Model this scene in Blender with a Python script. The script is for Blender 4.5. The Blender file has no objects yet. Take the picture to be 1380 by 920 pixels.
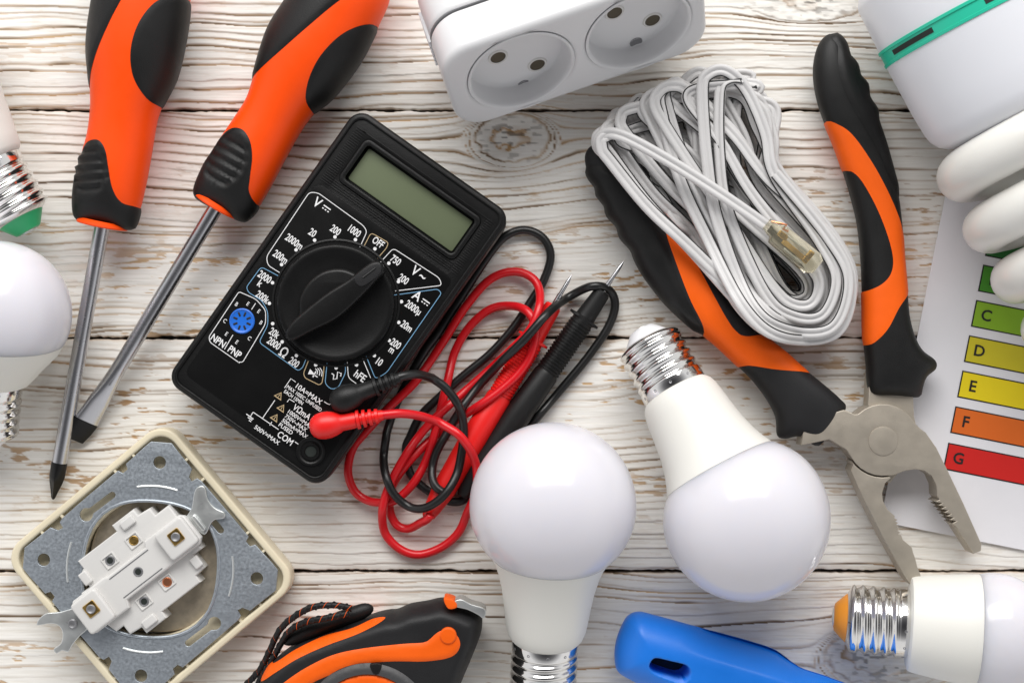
import bpy, bmesh, math, random
import numpy as np
from mathutils import Vector
from mathutils.geometry import delaunay_2d_cdt

random.seed(7); rng = np.random.default_rng(11)
scene = bpy.context.scene
C = scene.collection
S = 1/3500.0            # metres per photograph pixel at the table top
H = 2000.0              # camera height in those units
CX, CY = 690.0, 460.0

# ------------------------------------------------------------------ camera
cam_d = bpy.data.cameras.new("camera"); cam = bpy.data.objects.new("camera", cam_d); C.objects.link(cam)
cam_d.sensor_width = 36.0; cam_d.lens = 36.0*H/1380.0
cam_d.clip_start = 0.02; cam_d.clip_end = 20
cam.location = (0, 0, H*S); cam.rotation_euler = (0, 0, 0)
scene.camera = cam
# ------------------------------------------------------------------ light
scene.view_settings.view_transform = 'Standard'; scene.view_settings.look = 'None'
scene.view_settings.exposure = 0.0; scene.view_settings.gamma = 1.0
world = bpy.data.worlds.new("World"); scene.world = world; world.use_nodes = True
wn = world.node_tree.nodes; wl = world.node_tree.links
bg = wn['Background']; bg.inputs['Strength'].default_value = 0.88
tc = wn.new('ShaderNodeTexCoord'); sp = wn.new('ShaderNodeSeparateXYZ'); rp = wn.new('ShaderNodeValToRGB')
wl.new(tc.outputs['Generated'], sp.inputs[0]); wl.new(sp.outputs['Z'], rp.inputs[0]); wl.new(rp.outputs[0], bg.inputs[0])
rp.color_ramp.elements[0].position = 0.0; rp.color_ramp.elements[0].color = (0.95, 0.94, 0.93, 1)
rp.color_ramp.elements[1].position = 1.0; rp.color_ramp.elements[1].color = (0.05, 0.05, 0.055, 1)
e = rp.color_ramp.elements.new(0.55); e.color = (0.90, 0.90, 0.92, 1)
e = rp.color_ramp.elements.new(0.85); e.color = (0.20, 0.20, 0.21, 1)

def softbox(name, loc, aim, sx, sy, power, col):
    d = bpy.data.lights.new(name, 'AREA'); d.shape = 'RECTANGLE'; d.size = sx; d.size_y = sy
    d.energy = power; d.color = col
    o = bpy.data.objects.new(name, d); C.objects.link(o); o.location = loc
    o.rotation_euler = (Vector(aim)-Vector(loc)).to_track_quat('-Z', 'Y').to_euler()
    return o
softbox('studio_softbox', (-0.05, 1.12, 0.98), (0.0, 0.0, 0), 1.45, 0.85, 28, (1.0, 0.985, 0.965))

# ------------------------------------------------------------------ helpers
def U(px, py, z=0.0):
    k = (H-z)/H
    return np.array([(px-CX)*k, (CY-py)*k, z])
ORG = {}
def thing(name, label, cat, base, group=None):
    o = bpy.data.objects.new(name, None); C.objects.link(o)
    o.empty_display_size = 0.01
    b = np.array([base[0], base[1], 0.0]); o.location = tuple(b*S)
    ORG[o.name] = b
    o['label'] = label; o['category'] = cat
    if group: o['group'] = group
    return o
def M(name, vf, mat, parent=None, smooth=True, angle=35, origin=None, attr=None):
    v, f = vf
    v = np.asarray(v, dtype=float)
    if parent is not None: org = ORG[parent.name]
    else:
        org = np.array(origin if origin is not None else [v[:,0].mean(), v[:,1].mean(), 0.0])
    me = bpy.data.meshes.new(name)
    me.from_pydata(((v-org)*S).tolist(), [], [tuple(int(i) for i in q) for q in f])
    me.validate(); me.update()
    bm = bmesh.new(); bm.from_mesh(me); bmesh.ops.recalc_face_normals(bm, faces=bm.faces); bm.to_mesh(me); bm.free()
    if smooth:
        me.shade_smooth()
        if angle: me.set_sharp_from_angle(angle=math.radians(angle))
    me.materials.append(mat)
    o = bpy.data.objects.new(name, me); C.objects.link(o)
    if parent is not None: o.parent = parent
    else: o.location = tuple(org*S)
    ORG[o.name] = org
    return o
def join(*vfs):
    V = []; F = []; n = 0
    for v, f in vfs:
        V.append(np.asarray(v, float)); F += [tuple(i+n for i in q) for q in f]; n += len(v)
    return np.vstack(V), F
def smoothclosed(P, step=4.0, sharp=()):
    """closed Catmull-Rom through P (photo px); indices in sharp stay corners"""
    P = np.asarray(P, float); n = len(P); out = []
    for i in range(n):
        p0, p1, p2, p3 = P[i-1], P[i], P[(i+1) % n], P[(i+2) % n]
        if i in sharp: p0 = p1
        if (i+1) % n in sharp: p3 = p2
        L = np.linalg.norm(p2-p1); m = max(1, int(round(L/step)))
        for j in range(m):
            t = j/m
            out.append(0.5*((2*p1)+(-p0+p2)*t+(2*p0-5*p1+4*p2-p3)*t*t+(-p0+3*p1-3*p2+p3)*t**3))
    return np.array(out)
def spline(P, step=4.0):
    P = np.asarray(P, float); P = np.vstack([2*P[0]-P[1], P, 2*P[-1]-P[-2]]); out = []
    for i in range(1, len(P)-2):
        p0, p1, p2, p3 = P[i-1:i+3]
        m = max(1, int(round(np.linalg.norm((p2-p1)[:2])/step)))
        for j in range(m):
            t = j/m
            out.append(0.5*((2*p1)+(-p0+p2)*t+(2*p0-5*p1+4*p2-p3)*t*t+(-p0+3*p1-3*p2+p3)*t**3))
    out.append(P[-2]); return np.array(out)
def frame(d):
    d = np.asarray(d, float); d = d/np.linalg.norm(d)
    up = np.array([0, 0, 1.0]) if abs(d[2]) < 0.95 else np.array([0, 1.0, 0])
    x = np.cross(up, d); x /= np.linalg.norm(x); y = np.cross(d, x)
    return d, x, y
def lathe(prof, O, d, seg=48, rfun=None, cap=True):
    d, x, y = frame(d); O = np.asarray(O, float); V = []; F = []
    for (s, r) in prof:
        for j in range(seg):
            a = 2*math.pi*j/seg
            rr = r if rfun is None else rfun(s, r, a)
            V.append(O+d*s+x*rr*math.cos(a)+y*rr*math.sin(a))
    for i in range(len(prof)-1):
        for j in range(seg):
            k = (j+1) % seg
            F.append((i*seg+j, i*seg+k, (i+1)*seg+k, (i+1)*seg+j))
    if cap:
        F.append(tuple(range(seg-1, -1, -1))); F.append(tuple((len(prof)-1)*seg+j for j in range(seg)))
    return np.array(V), F
def sweep(P, sec, rolls=None, scales=None, closed=False, cap=True):
    """sweep a 2-D section (list of (side, up)) along P, side kept horizontal and then rolled"""
    P = np.asarray(P, float); n = len(P); m = len(sec); V = []; F = []
    T = np.gradient(P, axis=0)
    if closed: T = np.roll(P, -1, 0)-np.roll(P, 1, 0)
    T /= np.linalg.norm(T, axis=1)[:, None]+1e-9
    # parallel transport
    d, x, y = frame(T[0]); X = x
    for i in range(n):
        t = T[i]; X = X-t*np.dot(X, t); X /= np.linalg.norm(X); Y = np.cross(t, X)
        if rolls is not None:
            hx = np.cross(np.array([0, 0, 1.0]), t); hx /= np.linalg.norm(hx)+1e-9; hy = np.cross(t, hx)
            c, s = math.cos(rolls[i]), math.sin(rolls[i]); xx = hx*c+hy*s; yy = -hx*s+hy*c
        else: xx, yy = X, Y
        k = 1 if scales is None else scales[i]
        for a, b in sec: V.append(P[i]+xx*a*k+yy*b*k)
    for i in range(n-1 if not closed else n):
        i2 = (i+1) % n
        for j in range(m):
            q = (j+1) % m; F.append((i*m+j, i*m+q, i2*m+q, i2*m+j))
    if cap and not closed:
        F.append(tuple(range(m-1, -1, -1))); F.append(tuple((n-1)*m+j for j in range(m)))
    return np.array(V), F
def circ(r, m=12): return [(r*math.cos(2*math.pi*i/m), r*math.sin(2*math.pi*i/m)) for i in range(m)]
def tube(P, r, m=12, scales=None): return sweep(P, circ(r, m), scales=scales)
def curve_mesh(loops, z0, z1, b, res=3):
    cu = bpy.data.curves.new('tmp', 'CURVE'); cu.dimensions = '2D'; cu.fill_mode = 'BOTH'
    for L in loops:
        sp_ = cu.splines.new('POLY'); sp_.points.add(len(L)-1)
        for i, p in enumerate(L): sp_.points[i].co = (p[0], p[1], 0, 1)
        sp_.use_cyclic_u = True
    cu.extrude = max((z1-z0)/2-b, 0.001); cu.bevel_depth = b; cu.offset = -b; cu.bevel_resolution = res
    ob = bpy.data.objects.new('tmp', cu); me = bpy.data.meshes.new_from_object(ob)
    v = np.array([p.co[:] for p in me.vertices]); f = [tuple(p.vertices) for p in me.polygons]
    v[:, 2] += (z0+z1)/2
    bpy.data.objects.remove(ob); bpy.data.curves.remove(cu); bpy.data.meshes.remove(me)
    return v, f
def weld(vf, d=0.02):
    bm = bmesh.new(); vs = [bm.verts.new(p) for p in vf[0]]
    for q in vf[1]:
        try: bm.faces.new([vs[i] for i in q])
        except ValueError: pass
    bmesh.ops.remove_doubles(bm, verts=bm.verts, dist=d); bm.verts.index_update()
    r = (np.array([v.co[:] for v in bm.verts]), [tuple(v.index for v in q.verts) for q in bm.faces]); bm.free(); return r
def prism_px(poly, z0, z1, b=2.0, holes=(), zr=None, step=4, sharp=None, smooth=True):
    zr = z1 if zr is None else zr
    def cv(P):
        Q = smoothclosed(P, step) if smooth else np.asarray(P, float)
        return [U(p[0], p[1], zr)[:2] for p in Q]
    return weld(curve_mesh([cv(poly)]+[cv(h) for h in holes], z0, z1, b))
def prism(poly, z0, z1, b=2.0, holes=()):
    return weld(curve_mesh([poly]+list(holes), z0, z1, b))
def rrect(cx, cy, w, h, r, n=6):
    P = []
    for qx, qy, a0 in ((1, 1, 0), (-1, 1, 90), (-1, -1, 180), (1, -1, 270)):
        for i in range(n+1):
            a = math.radians(a0+90*i/n); P.append((cx+qx*(w/2-r)+r*math.cos(a), cy+qy*(h/2-r)+r*math.sin(a)))
    return P
def ring(cx, cy, r, n=24): return [(cx+r*math.cos(2*math.pi*i/n), cy+r*math.sin(2*math.pi*i/n)) for i in range(n)]
def xf(vf, O, ex, ey, ez):
    v = np.asarray(vf[0]); return np.asarray(O)+v[:, :1]*np.asarray(ex)+v[:, 1:2]*np.asarray(ey)+v[:, 2:3]*np.asarray(ez), vf[1]
FONT = {}
def text_mesh(s, size, thick=0.5, ax=0.85, off=0.0):
    cu = bpy.data.curves.new('tmp', 'FONT'); cu.body = s; cu.size = size; cu.extrude = thick/2; cu.resolution_u = 3
    cu.align_x = 'CENTER'; cu.align_y = 'CENTER'; cu.offset = off
    ob = bpy.data.objects.new('tmp', cu); me = bpy.data.meshes.new_from_object(ob)
    v = np.array([p.co[:] for p in me.vertices]); f = [tuple(p.vertices) for p in me.polygons]
    bpy.data.objects.remove(ob); bpy.data.curves.remove(cu); bpy.data.meshes.remove(me)
    v[:, 0] *= ax
    return v, f
def inside(P, Q):
    P = np.asarray(P); Q = np.asarray(Q); r = np.zeros(len(P), bool); n = len(Q)
    for i in range(n):
        a, b = Q[i-1], Q[i]
        if a[1] == b[1]: continue
        c = ((a[1] > P[:, 1]) != (b[1] > P[:, 1])) & (P[:, 0] < (b[0]-a[0])*(P[:, 1]-a[1])/(b[1]-a[1])+a[0])
        r ^= c
    return r
def polydist(P, Q, closed=True):
    P = np.asarray(P)[:, :2]; Q = np.asarray(Q)[:, :2]; best = np.full(len(P), 1e9)
    for i in range(0 if closed else 1, len(Q)):
        a, b = Q[i-1], Q[i]; ab = b-a; L = ab@ab+1e-12
        t = np.clip(((P-a)@ab)/L, 0, 1); dd = np.hypot(*(P-a-t[:, None]*ab).T); best = np.minimum(best, dd)
    return best
def sstep(x): x = np.clip(x, 0, 1); return x*x*(3-2*x)
def seg_smooth(x, c, w): return np.exp(-((x-c)/w)**2)

class Relief:
    """a body grown from its outline: round or flat-topped, with insets that follow its surface"""
    def __init__(self, outline, zmid, g=5.0, mode='inflate', cap=None, zs=1.0, bevel=8, height=20, patches=(), disp=None, bot=1.0, zfun=None, closed=True):
        cv = lambda P: np.array([U(p[0], p[1], zmid)[:2] for p in smoothclosed(P, g)])
        ccw = lambda Q: Q if (Q[:, 0]*np.roll(Q[:, 1], -1)-np.roll(Q[:, 0], -1)*Q[:, 1]).sum() > 0 else Q[::-1].copy()
        body = ccw(cv(outline)); pol = [body]+[ccw(cv(p)) for p in patches]; self.pol = pol
        lo, hi = body.min(0), body.max(0); pts = []
        ny = int((hi[1]-lo[1])/(g*0.87))+1
        for j in range(ny):
            y = lo[1]+(j+.5)*g*0.87
            xs = np.arange(lo[0]+(g/2 if j % 2 else 0), hi[0], g)
            pts.append(np.c_[xs, np.full(len(xs), y)])
        pts = np.vstack(pts); pts = pts[inside(pts, body)]
        for q in pol: pts = pts[polydist(pts, q) > g*0.45]
        nb = np.roll(body, -1, 0)-np.roll(body, 1, 0); nb /= np.linalg.norm(nb, axis=1)[:, None]+1e-9; nb = np.c_[-nb[:, 1], nb[:, 0]]
        for dd_ in (.7, 2.0):
            rp_ = body+nb*dd_; ok = inside(rp_, body) & (polydist(rp_, body) > dd_*.8)
            for q in pol[1:]: ok &= polydist(rp_, q) > .9
            pts = np.vstack([pts[polydist(pts, body) > max(3.0, g*.6)] if dd_ == .7 else pts, rp_[ok]])
        vs = []; fc = []
        for q in pol:
            fc.append(list(range(len(vs), len(vs)+len(q)))); vs += [Vector(p) for p in q]
        vs += [Vector(p) for p in pts]
        r = delaunay_2d_cdt(vs, [], fc, 1, 1e-4)
        V = np.array([v[:] for v in r[0]]); tri = []; ids = []
        for f, of in zip(r[2], r[5]):
            if 0 in of: tri.append(f); ids.append(of)
        tri = np.array(tri); used = np.unique(tri); mp = -np.ones(len(V), int); mp[used] = np.arange(len(used)); V = V[used]; tri = mp[tri]
        n = len(V)
        # boundary
        ed = {}
        for t in tri:
            for a, b in ((t[0], t[1]), (t[1], t[2]), (t[2], t[0])):
                k = (min(a, b), max(a, b)); ed[k] = ed.get(k, 0)+1
        bd = np.zeros(n, bool)
        for (a, b), c in ed.items():
            if c == 1: bd[a] = bd[b] = True
        if mode == 'inflate':
            p = [V[tri[:, i]] for i in range(3)]
            cr = lambda a, b: a[:, 0]*b[:, 1]-a[:, 1]*b[:, 0]
            A = np.abs(cr(p[1]-p[0], p[2]-p[0]))/2+1e-9
            I = []; J = []; W = []; m = np.zeros(n)
            for i in range(3):
                o_, a, b = p[i], p[(i+1) % 3], p[(i+2) % 3]
                w = ((a-o_)*(b-o_)).sum(1)/(4*A)
                ia, ib = tri[:, (i+1) % 3], tri[:, (i+2) % 3]
                I += [ia, ib]; J += [ib, ia]; W += [w, w]; m += np.bincount(tri[:, i], A/3, n)
            I = np.concatenate(I); J = np.concatenate(J); W = np.concatenate(W)
            D = np.bincount(I, W, n); fr = ~bd
            mv = lambda x: np.where(fr, D*x-np.bincount(I, W*x[J], n), 0)
            x = np.zeros(n); rr = np.where(fr, 2*m, 0); pp = rr.copy(); rs = rr@rr
            for _ in range(600):
                Ap = mv(pp); al = rs/(pp@Ap+1e-30); x += al*pp; rr -= al*Ap; r2 = rr@rr
                if r2 < 1e-8*(m@m): break
                pp = rr+(r2/rs)*pp; rs = r2
            h = np.sqrt(np.clip(x, 0, None))*zs
            if cap:
                hh = np.maximum(h, 1e-3); h = (hh**-4.0+float(cap)**-4.0)**-0.25; h[bd] = 0
        else:
            d = polydist(V, body); q = np.clip(d/bevel, 0, 1); h = height*np.sqrt(1-(1-q)**2)**1.0; h[bd] = 0
            if zfun is not None: pass
        if zfun is not None: h = h*1.0+zfun(V[:, 0], V[:, 1], h)*(~bd)
        self.V, self.tri, self.ids, self.bd, self.zmid, self.h, self.bot = V, tri, ids, bd, zmid, h, bot
        if disp is not None: self.h = self.h+disp(V[:, 0], V[:, 1])*(~bd)
        self.n = n
        zz = zmid if np.isscalar(zmid) else zmid
        inner = np.where(~bd)[0]; self.bi = np.arange(n); self.bi[inner] = n+np.arange(len(inner))
        top = np.c_[V, zz+self.h]; botv = np.c_[V[inner], zz-h[inner]*bot]
        self.A = np.vstack([top, botv])
        self.F = [tuple(t) for t in tri]+[tuple(self.bi[t][::-1]) for t in tri]
        fn = np.array(self.F); a, b, c = (self.A[fn[:, i]] for i in range(3))
        N = np.cross(b-a, c-a); VN = np.zeros_like(self.A)
        for i in range(3): np.add.at(VN, fn[:, i], N)
        self.N = VN/(np.linalg.norm(VN, axis=1)[:, None]+1e-9)
        if self.N[:n, 2].mean() < 0: self.N = -self.N
    def body(self): return self.A, self.F
    def patch(self, k, raise_=2.0, soft=4.0, disp=None, over=(), top=False):
        sel = [i for i, o in enumerate(self.ids) if k in o and not any(q in o for q in over)]
        d = polydist(self.A, self.pol[k])
        off = 0.35+raise_*sstep(d/soft)
        if disp is not None: off = off+disp(self.A[:, 0], self.A[:, 1])*(self.A[:, 2] > self.zmid)*sstep(d/soft)
        P = self.A+self.N*off[:, None]
        F = [self.F[i] for i in sel]+([] if top else [self.F[i+len(self.tri)] for i in sel])
        us = sorted({i for f in F for i in f}); mp = {u: j for j, u in enumerate(us)}
        return P[us], [tuple(mp[i] for i in f) for f in F]

# ------------------------------------------------------------------ materials
MATS = {}
def mat(name, col, rough=0.5, metal=0.0, bump=0.0, bscale=900, coat=0.0, sss=0.0, var=0.0, vscale=60, rvar=0.0, trans=0.0, spec=0.5, ior=1.5, aniso=0):
    m = bpy.data.materials.new(name); m.use_nodes = True; nt = m.node_tree; N = nt.nodes; L = nt.links
    b = N['Principled BSDF']
    b.inputs['Base Color'].default_value = (*col, 1); b.inputs['Roughness'].default_value = rough
    b.inputs['Metallic'].default_value = metal; b.inputs['Coat Weight'].default_value = coat
    b.inputs['Coat Roughness'].default_value = 0.12; b.inputs['Specular IOR Level'].default_value = spec
    b.inputs['Transmission Weight'].default_value = trans; b.inputs['IOR'].default_value = ior
    if sss:
        b.inputs['Subsurface Weight'].default_value = sss; b.inputs['Subsurface Radius'].default_value = (1, .9, .8); b.inputs['Subsurface Scale'].default_value = 0.004
    t = N.new('ShaderNodeTexCoord')
    if var or rvar:
        nz = N.new('ShaderNodeTexNoise'); nz.inputs['Scale'].default_value = vscale; nz.inputs['Detail'].default_value = 6; nz.inputs['Roughness'].default_value = 0.65
        L.new(t.outputs['Object'], nz.inputs['Vector'])
        if var:
            r = N.new('ShaderNodeValToRGB'); r.color_ramp.elements[0].position = 0.3; r.color_ramp.elements[1].position = 0.7
            r.color_ramp.elements[0].color = tuple(c*(1-var) for c in col)+(1,); r.color_ramp.elements[1].color = tuple(min(1, c*(1+var)) for c in col)+(1,)
            L.new(nz.outputs['Fac'], r.inputs[0]); L.new(r.outputs[0], b.inputs['Base Color'])
        if rvar:
            mr = N.new('ShaderNodeMapRange'); mr.inputs['From Min'].default_value = .3; mr.inputs['From Max'].default_value = .7
            mr.inputs['To Min'].default_value = max(rough-rvar, 0.02); mr.inputs['To Max'].default_value = min(rough+rvar, 1)
            L.new(nz.outputs['Fac'], mr.inputs['Value']); L.new(mr.outputs[0], b.inputs['Roughness'])
    if bump:
        n2 = N.new('ShaderNodeTexNoise'); n2.inputs['Scale'].default_value = bscale; n2.inputs['Detail'].default_value = 3
        bp = N.new('ShaderNodeBump'); bp.inputs['Strength'].default_value = bump; bp.inputs['Distance'].default_value = 0.0004
        L.new(t.outputs['Object'], n2.inputs['Vector']); L.new(n2.outputs['Fac'], bp.inputs['Height']); L.new(bp.outputs[0], b.inputs['Normal'])
    MATS[name] = m; return m
orange = mat('orange_plastic', (0.95, 0.075, 0.001), 0.45, spec=.3, bump=0.06, bscale=1500, var=0.04, rvar=0.06)
orange2 = mat('orange_rubber', (0.90, 0.12, 0.003), 0.5, spec=.3, bump=0.08, bscale=1800, var=0.05, rvar=0.06)
rubber = mat('black_rubber', (0.006, 0.006, 0.006), 0.5, spec=.35, bump=0.2, bscale=2600, var=0.15, rvar=0.08)
rubber2 = mat('charcoal_rubber', (0.012, 0.012, 0.013), 0.55, spec=.35, bump=0.2, bscale=2600, var=0.12, rvar=0.06)
blackp = mat('black_case_plastic', (0.004, 0.004, 0.004), 0.4, spec=.3, bump=0.22, bscale=2800, rvar=0.06)
blackg = mat('black_face_plate', (0.003, 0.003, 0.003), 0.33, spec=.3, bump=0.06, bscale=3000, rvar=0.04)
knobm = mat('knob_plastic', (0.004, 0.004, 0.004), 0.4, spec=.3, bump=0.12, bscale=2600, rvar=0.05)
steel = mat('shaft_steel', (0.55, 0.55, 0.57), 0.27, 1.0, rvar=0.03, bump=0.03, bscale=2000)
chrome = mat('nickel_shell', (0.80, 0.79, 0.77), 0.1, 1.0, rvar=0.05, var=0.05)
blackox = mat('black_oxide', (0.012, 0.012, 0.012), 0.38, 0.5, bump=0.15, rvar=0.1)
jawm = mat('satin_tool_steel', (0.43, 0.385, 0.32), 0.5, 0.6, bump=0.1, bscale=2200, var=0.04, vscale=200, rvar=0.05)
lcd = mat('display_glass', (0.125, 0.15, 0.085), 0.35, coat=0.6, var=0.03, vscale=12)
bluep = mat('blue_plastic', (0.01, 0.14, 0.62), 0.38, rvar=0.05, bump=0.05)
whiteink = mat('white_ink', (0.80, 0.80, 0.80), 0.5, var=0.06, vscale=700)
blueink = mat('blue_ink', (0.16, 0.34, 0.52), 0.5); tanink = mat('tan_ink', (0.48, 0.36, 0.2), 0.5); blackink = mat('black_ink', (0.012, 0.012, 0.012), 0.5)
globe = mat('frosted_diffuser', (0.70, 0.69, 0.735), 0.17, sss=0.9, spec=.5)
globe.node_tree.nodes['Principled BSDF'].inputs['Subsurface Scale'].default_value = 0.016
wbody = mat('bulb_body_plastic', (0.79, 0.78, 0.73), 0.45, bump=0.05, bscale=1500, sss=0.1)
wplast = mat('white_socket_plastic', (0.70, 0.70, 0.71), 0.32, bump=0.04, bscale=1500, sss=0.05)
wplast2 = mat('white_mechanism_plastic', (0.66, 0.65, 0.63), 0.42, bump=0.06, bscale=1500, rvar=0.05)
cream = mat('cream_plastic', (0.76, 0.68, 0.50), 0.4, bump=0.05, rvar=0.05, var=0.03)
brass = mat('brass', (0.58, 0.38, 0.12), 0.3, 1.0, rvar=0.12, var=0.1, vscale=300)
zinc = mat('zinc_steel', (0.42, 0.46, 0.50), 0.45, 0.75, bump=0.15, bscale=600, rvar=0.12, vscale=900, var=0.10)
brightz = mat('bright_zinc', (0.68, 0.70, 0.69), 0.36, 0.8, rvar=0.1, vscale=200)
greentip = mat('green_insulator', (0.03, 0.42, 0.16), 0.4); orangetip = mat('orange_insulator', (0.9, 0.33, 0.03), 0.4); whitetip = mat('white_insulator', (0.82, 0.82, 0.84), 0.3)
ballast = mat('ballast_plastic', (0.72, 0.73, 0.77), 0.34, sss=0.1)
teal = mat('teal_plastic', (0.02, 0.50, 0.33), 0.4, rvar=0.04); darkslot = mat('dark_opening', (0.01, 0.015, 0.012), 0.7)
tubeglass = mat('phosphor_tube', (0.76, 0.75, 0.71), 0.24, sss=0.2, spec=.6)
redp = mat('red_plastic', (0.78, 0.012, 0.010), 0.4, bump=0.05, rvar=0.05); redc = mat('red_cable_sheath', (0.66, 0.008, 0.014), 0.33, rvar=0.06)
blackc = mat('black_cable_sheath', (0.010, 0.010, 0.010), 0.35, rvar=0.06)
wire = mat('white_wire_sheath', (0.62, 0.61, 0.605), 0.4, var=0.04, rvar=0.06, bump=0.04)
stripe = mat('black_stripe', (0.015, 0.015, 0.015), 0.5); copper = mat('copper', (0.80, 0.32, 0.16), 0.35, 1.0)
clearp = mat('yellowed_clear_plastic', (0.93, 0.88, 0.70), 0.12, trans=0.92, ior=1.45)
blueh = mat('blue_handle_plastic', (0.008, 0.19, 0.76), 0.42, bump=0.06, rvar=0.06, var=0.04)
paper = mat('paper', (0.80, 0.79, 0.82), 0.65, bump=0.05, bscale=500, var=0.015)
greyd = mat('grey_metal', (0.28, 0.28, 0.29), 0.45, 0.7)

# ------------------------------------------------------------------ tabletop: whitewashed brushed planks
TAB = rng.random((8, 256, 256))
def vn(x, y, s=0):
    t = TAB[s % 8]; xi = np.floor(x).astype(int); yi = np.floor(y).astype(int); fx = x-xi; fy = y-yi
    fx = fx*fx*(3-2*fx); fy = fy*fy*(3-2*fy); xi &= 255; yi &= 255; x1 = (xi+1) & 255; y1 = (yi+1) & 255
    return (t[xi, yi]*(1-fx)+t[x1, yi]*fx)*(1-fy)+(t[xi, y1]*(1-fx)+t[x1, y1]*fx)*fy
def fbm(x, y, s=0, o=4):
    r = 0; a = .5
    for i in range(o): r = r+a*vn(x*2**i+17*i, y*2**i+31*i, s+i); a *= .5
    return r/(1-.5**o)
EDGE = [-560, -160, 148, 455, 770, 1080, 1500]           # plank edges in photo px (y down)
KNOTS = [(690, 186, 34, 34), (1088, 2, 46, 26), (1190, 884, 48, 40), (-330, 600, 40, 30), (1700, 300, 40, 30)]
def wood_fields(px, py, idx):
    """height, brown line mask, worn mask, dark mask for plank idx"""
    sd = idx*3
    u = py+26*(fbm(px/520+sd*5, py/190, sd)-.5)*2+5*(vn(px/90, py/60, sd+1)-.5)+1.6*(vn(px/34, py/22, sd+3)-.5)+0.5*(vn(px/12, py/9, sd+5)-.5)
    kin = np.zeros_like(px)
    for kx, ky, rx, ry in KNOTS:
        dx = (px-kx)/rx*.62; dy = (py-ky)/ry; r2 = dx*dx+dy*dy+1e-6; r = np.sqrt(r2)
        pull = (py-ky)/np.maximum(r2, 1)*np.exp(-np.maximum(r-1, 0)/2.2)
        ins = sstep((1.25-r)/.25)
        u = u-pull*(1-ins)*1.0
        u = u*(1-ins)+(ky+ry*0.55*r2**.8+4*(vn(px/7, py/7, 2)-.5)+4*(vn(px/14, py/14, 4)-.5))*ins
        kin = np.maximum(kin, ins*np.clip(1.2-abs(r-.1), 0, 1))
    rs = np.random.default_rng(100+idx)
    sp_ = rs.uniform(4.5, 17, 500)*(1+.4*(rs.random(500) < .15)); pos = np.concatenate([[0], np.cumsum(sp_)])-1200
    ph = np.interp(u, pos, np.arange(len(pos))); ring_i = np.clip(np.floor(ph).astype(int), 0, 499); fr = ph-np.floor(ph)
    wid = sp_[ring_i]; strength = rs.random(500)**1.2; st = strength[ring_i]
    # only part of each line shows through
    along = vn(px/130+ring_i*7.3, ring_i*3.1, sd+2)*.6+vn(px/33+ring_i*3.7, ring_i*1.7, sd+4)*.4
    st2 = np.clip(st*.8+(along-.36)*1.7, 0, 1)
    dist_edge = (1-fr)*wid                                  # px to the drop
    saw = fr**1.5*np.clip(wid/11, .3, 1.2)
    # flat sawn zones: smooth, with worn flecks
    cen = (EDGE[idx]+EDGE[idx+1])/2
    flat = .7*sstep((fbm(px/300+9*idx, (py-cen)/70, sd+1)-.50)/.12)*sstep(1.4-abs(py-cen)/78)
    if idx in (2, 3): flat = np.maximum(flat, sstep(1.35-abs(py-(390 if idx == 2 else 545)-10*np.sin(px/170))/70)*sstep((vn(px/260+3, py*0, 5)-.15)/.3))
    for kx, ky, rx, ry in KNOTS: flat = flat*(1-np.exp(-(((px-kx)/rx/2.6)**2+((py-ky)/ry/2.4)**2)))
    lw = 1.0+1.9*st2*(.5+vn(px/60, ring_i*2.3, 3))
    line = np.clip(1.25-dist_edge/lw, 0, 1)*st2*(1-.6*flat)
    line2 = np.clip(1.2-fr*wid/1.3, 0, 1)*st2*.5*(1-flat)
    fleck = fbm(px/24+11*idx, py/4.2, sd+6, 4)
    patch = fbm(px/110+4*idx, py/38, sd+2, 3)
    worn = sstep((fleck+.42*(patch-.5)-.68+.05*(1-flat))/.05)*np.clip(.12+flat*1.1, 0, 1)*.95
    fine = (fbm(px/70, py/1.9, sd+3, 3)-.5)
    fine2 = (fbm(px/16, py/2.6, sd+5, 2)-.5)
    h = saw*2.1*(1-.75*flat)*(.35+.65*st2)-line*1.6-worn*.6+fine*.42+fine2*.2+6*(fbm(px/200, py/50, sd, 3)-.5)*.35
    h -= kin*np.clip(vn(px/5, py/4, 1)-.5, 0, 1)*2.5
    dark = np.clip(line*(st2-.68)*2.4, 0, 1)*sstep((vn(px/75, ring_i*5.1, 6)-.35)/.3)
    dark = np.maximum(dark, kin*sstep((vn(px/8, py/3.5, 6)-.66)/.1)*.6)
    return h, np.clip(line+line2*.6, 0, 1), worn, dark, fine
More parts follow.
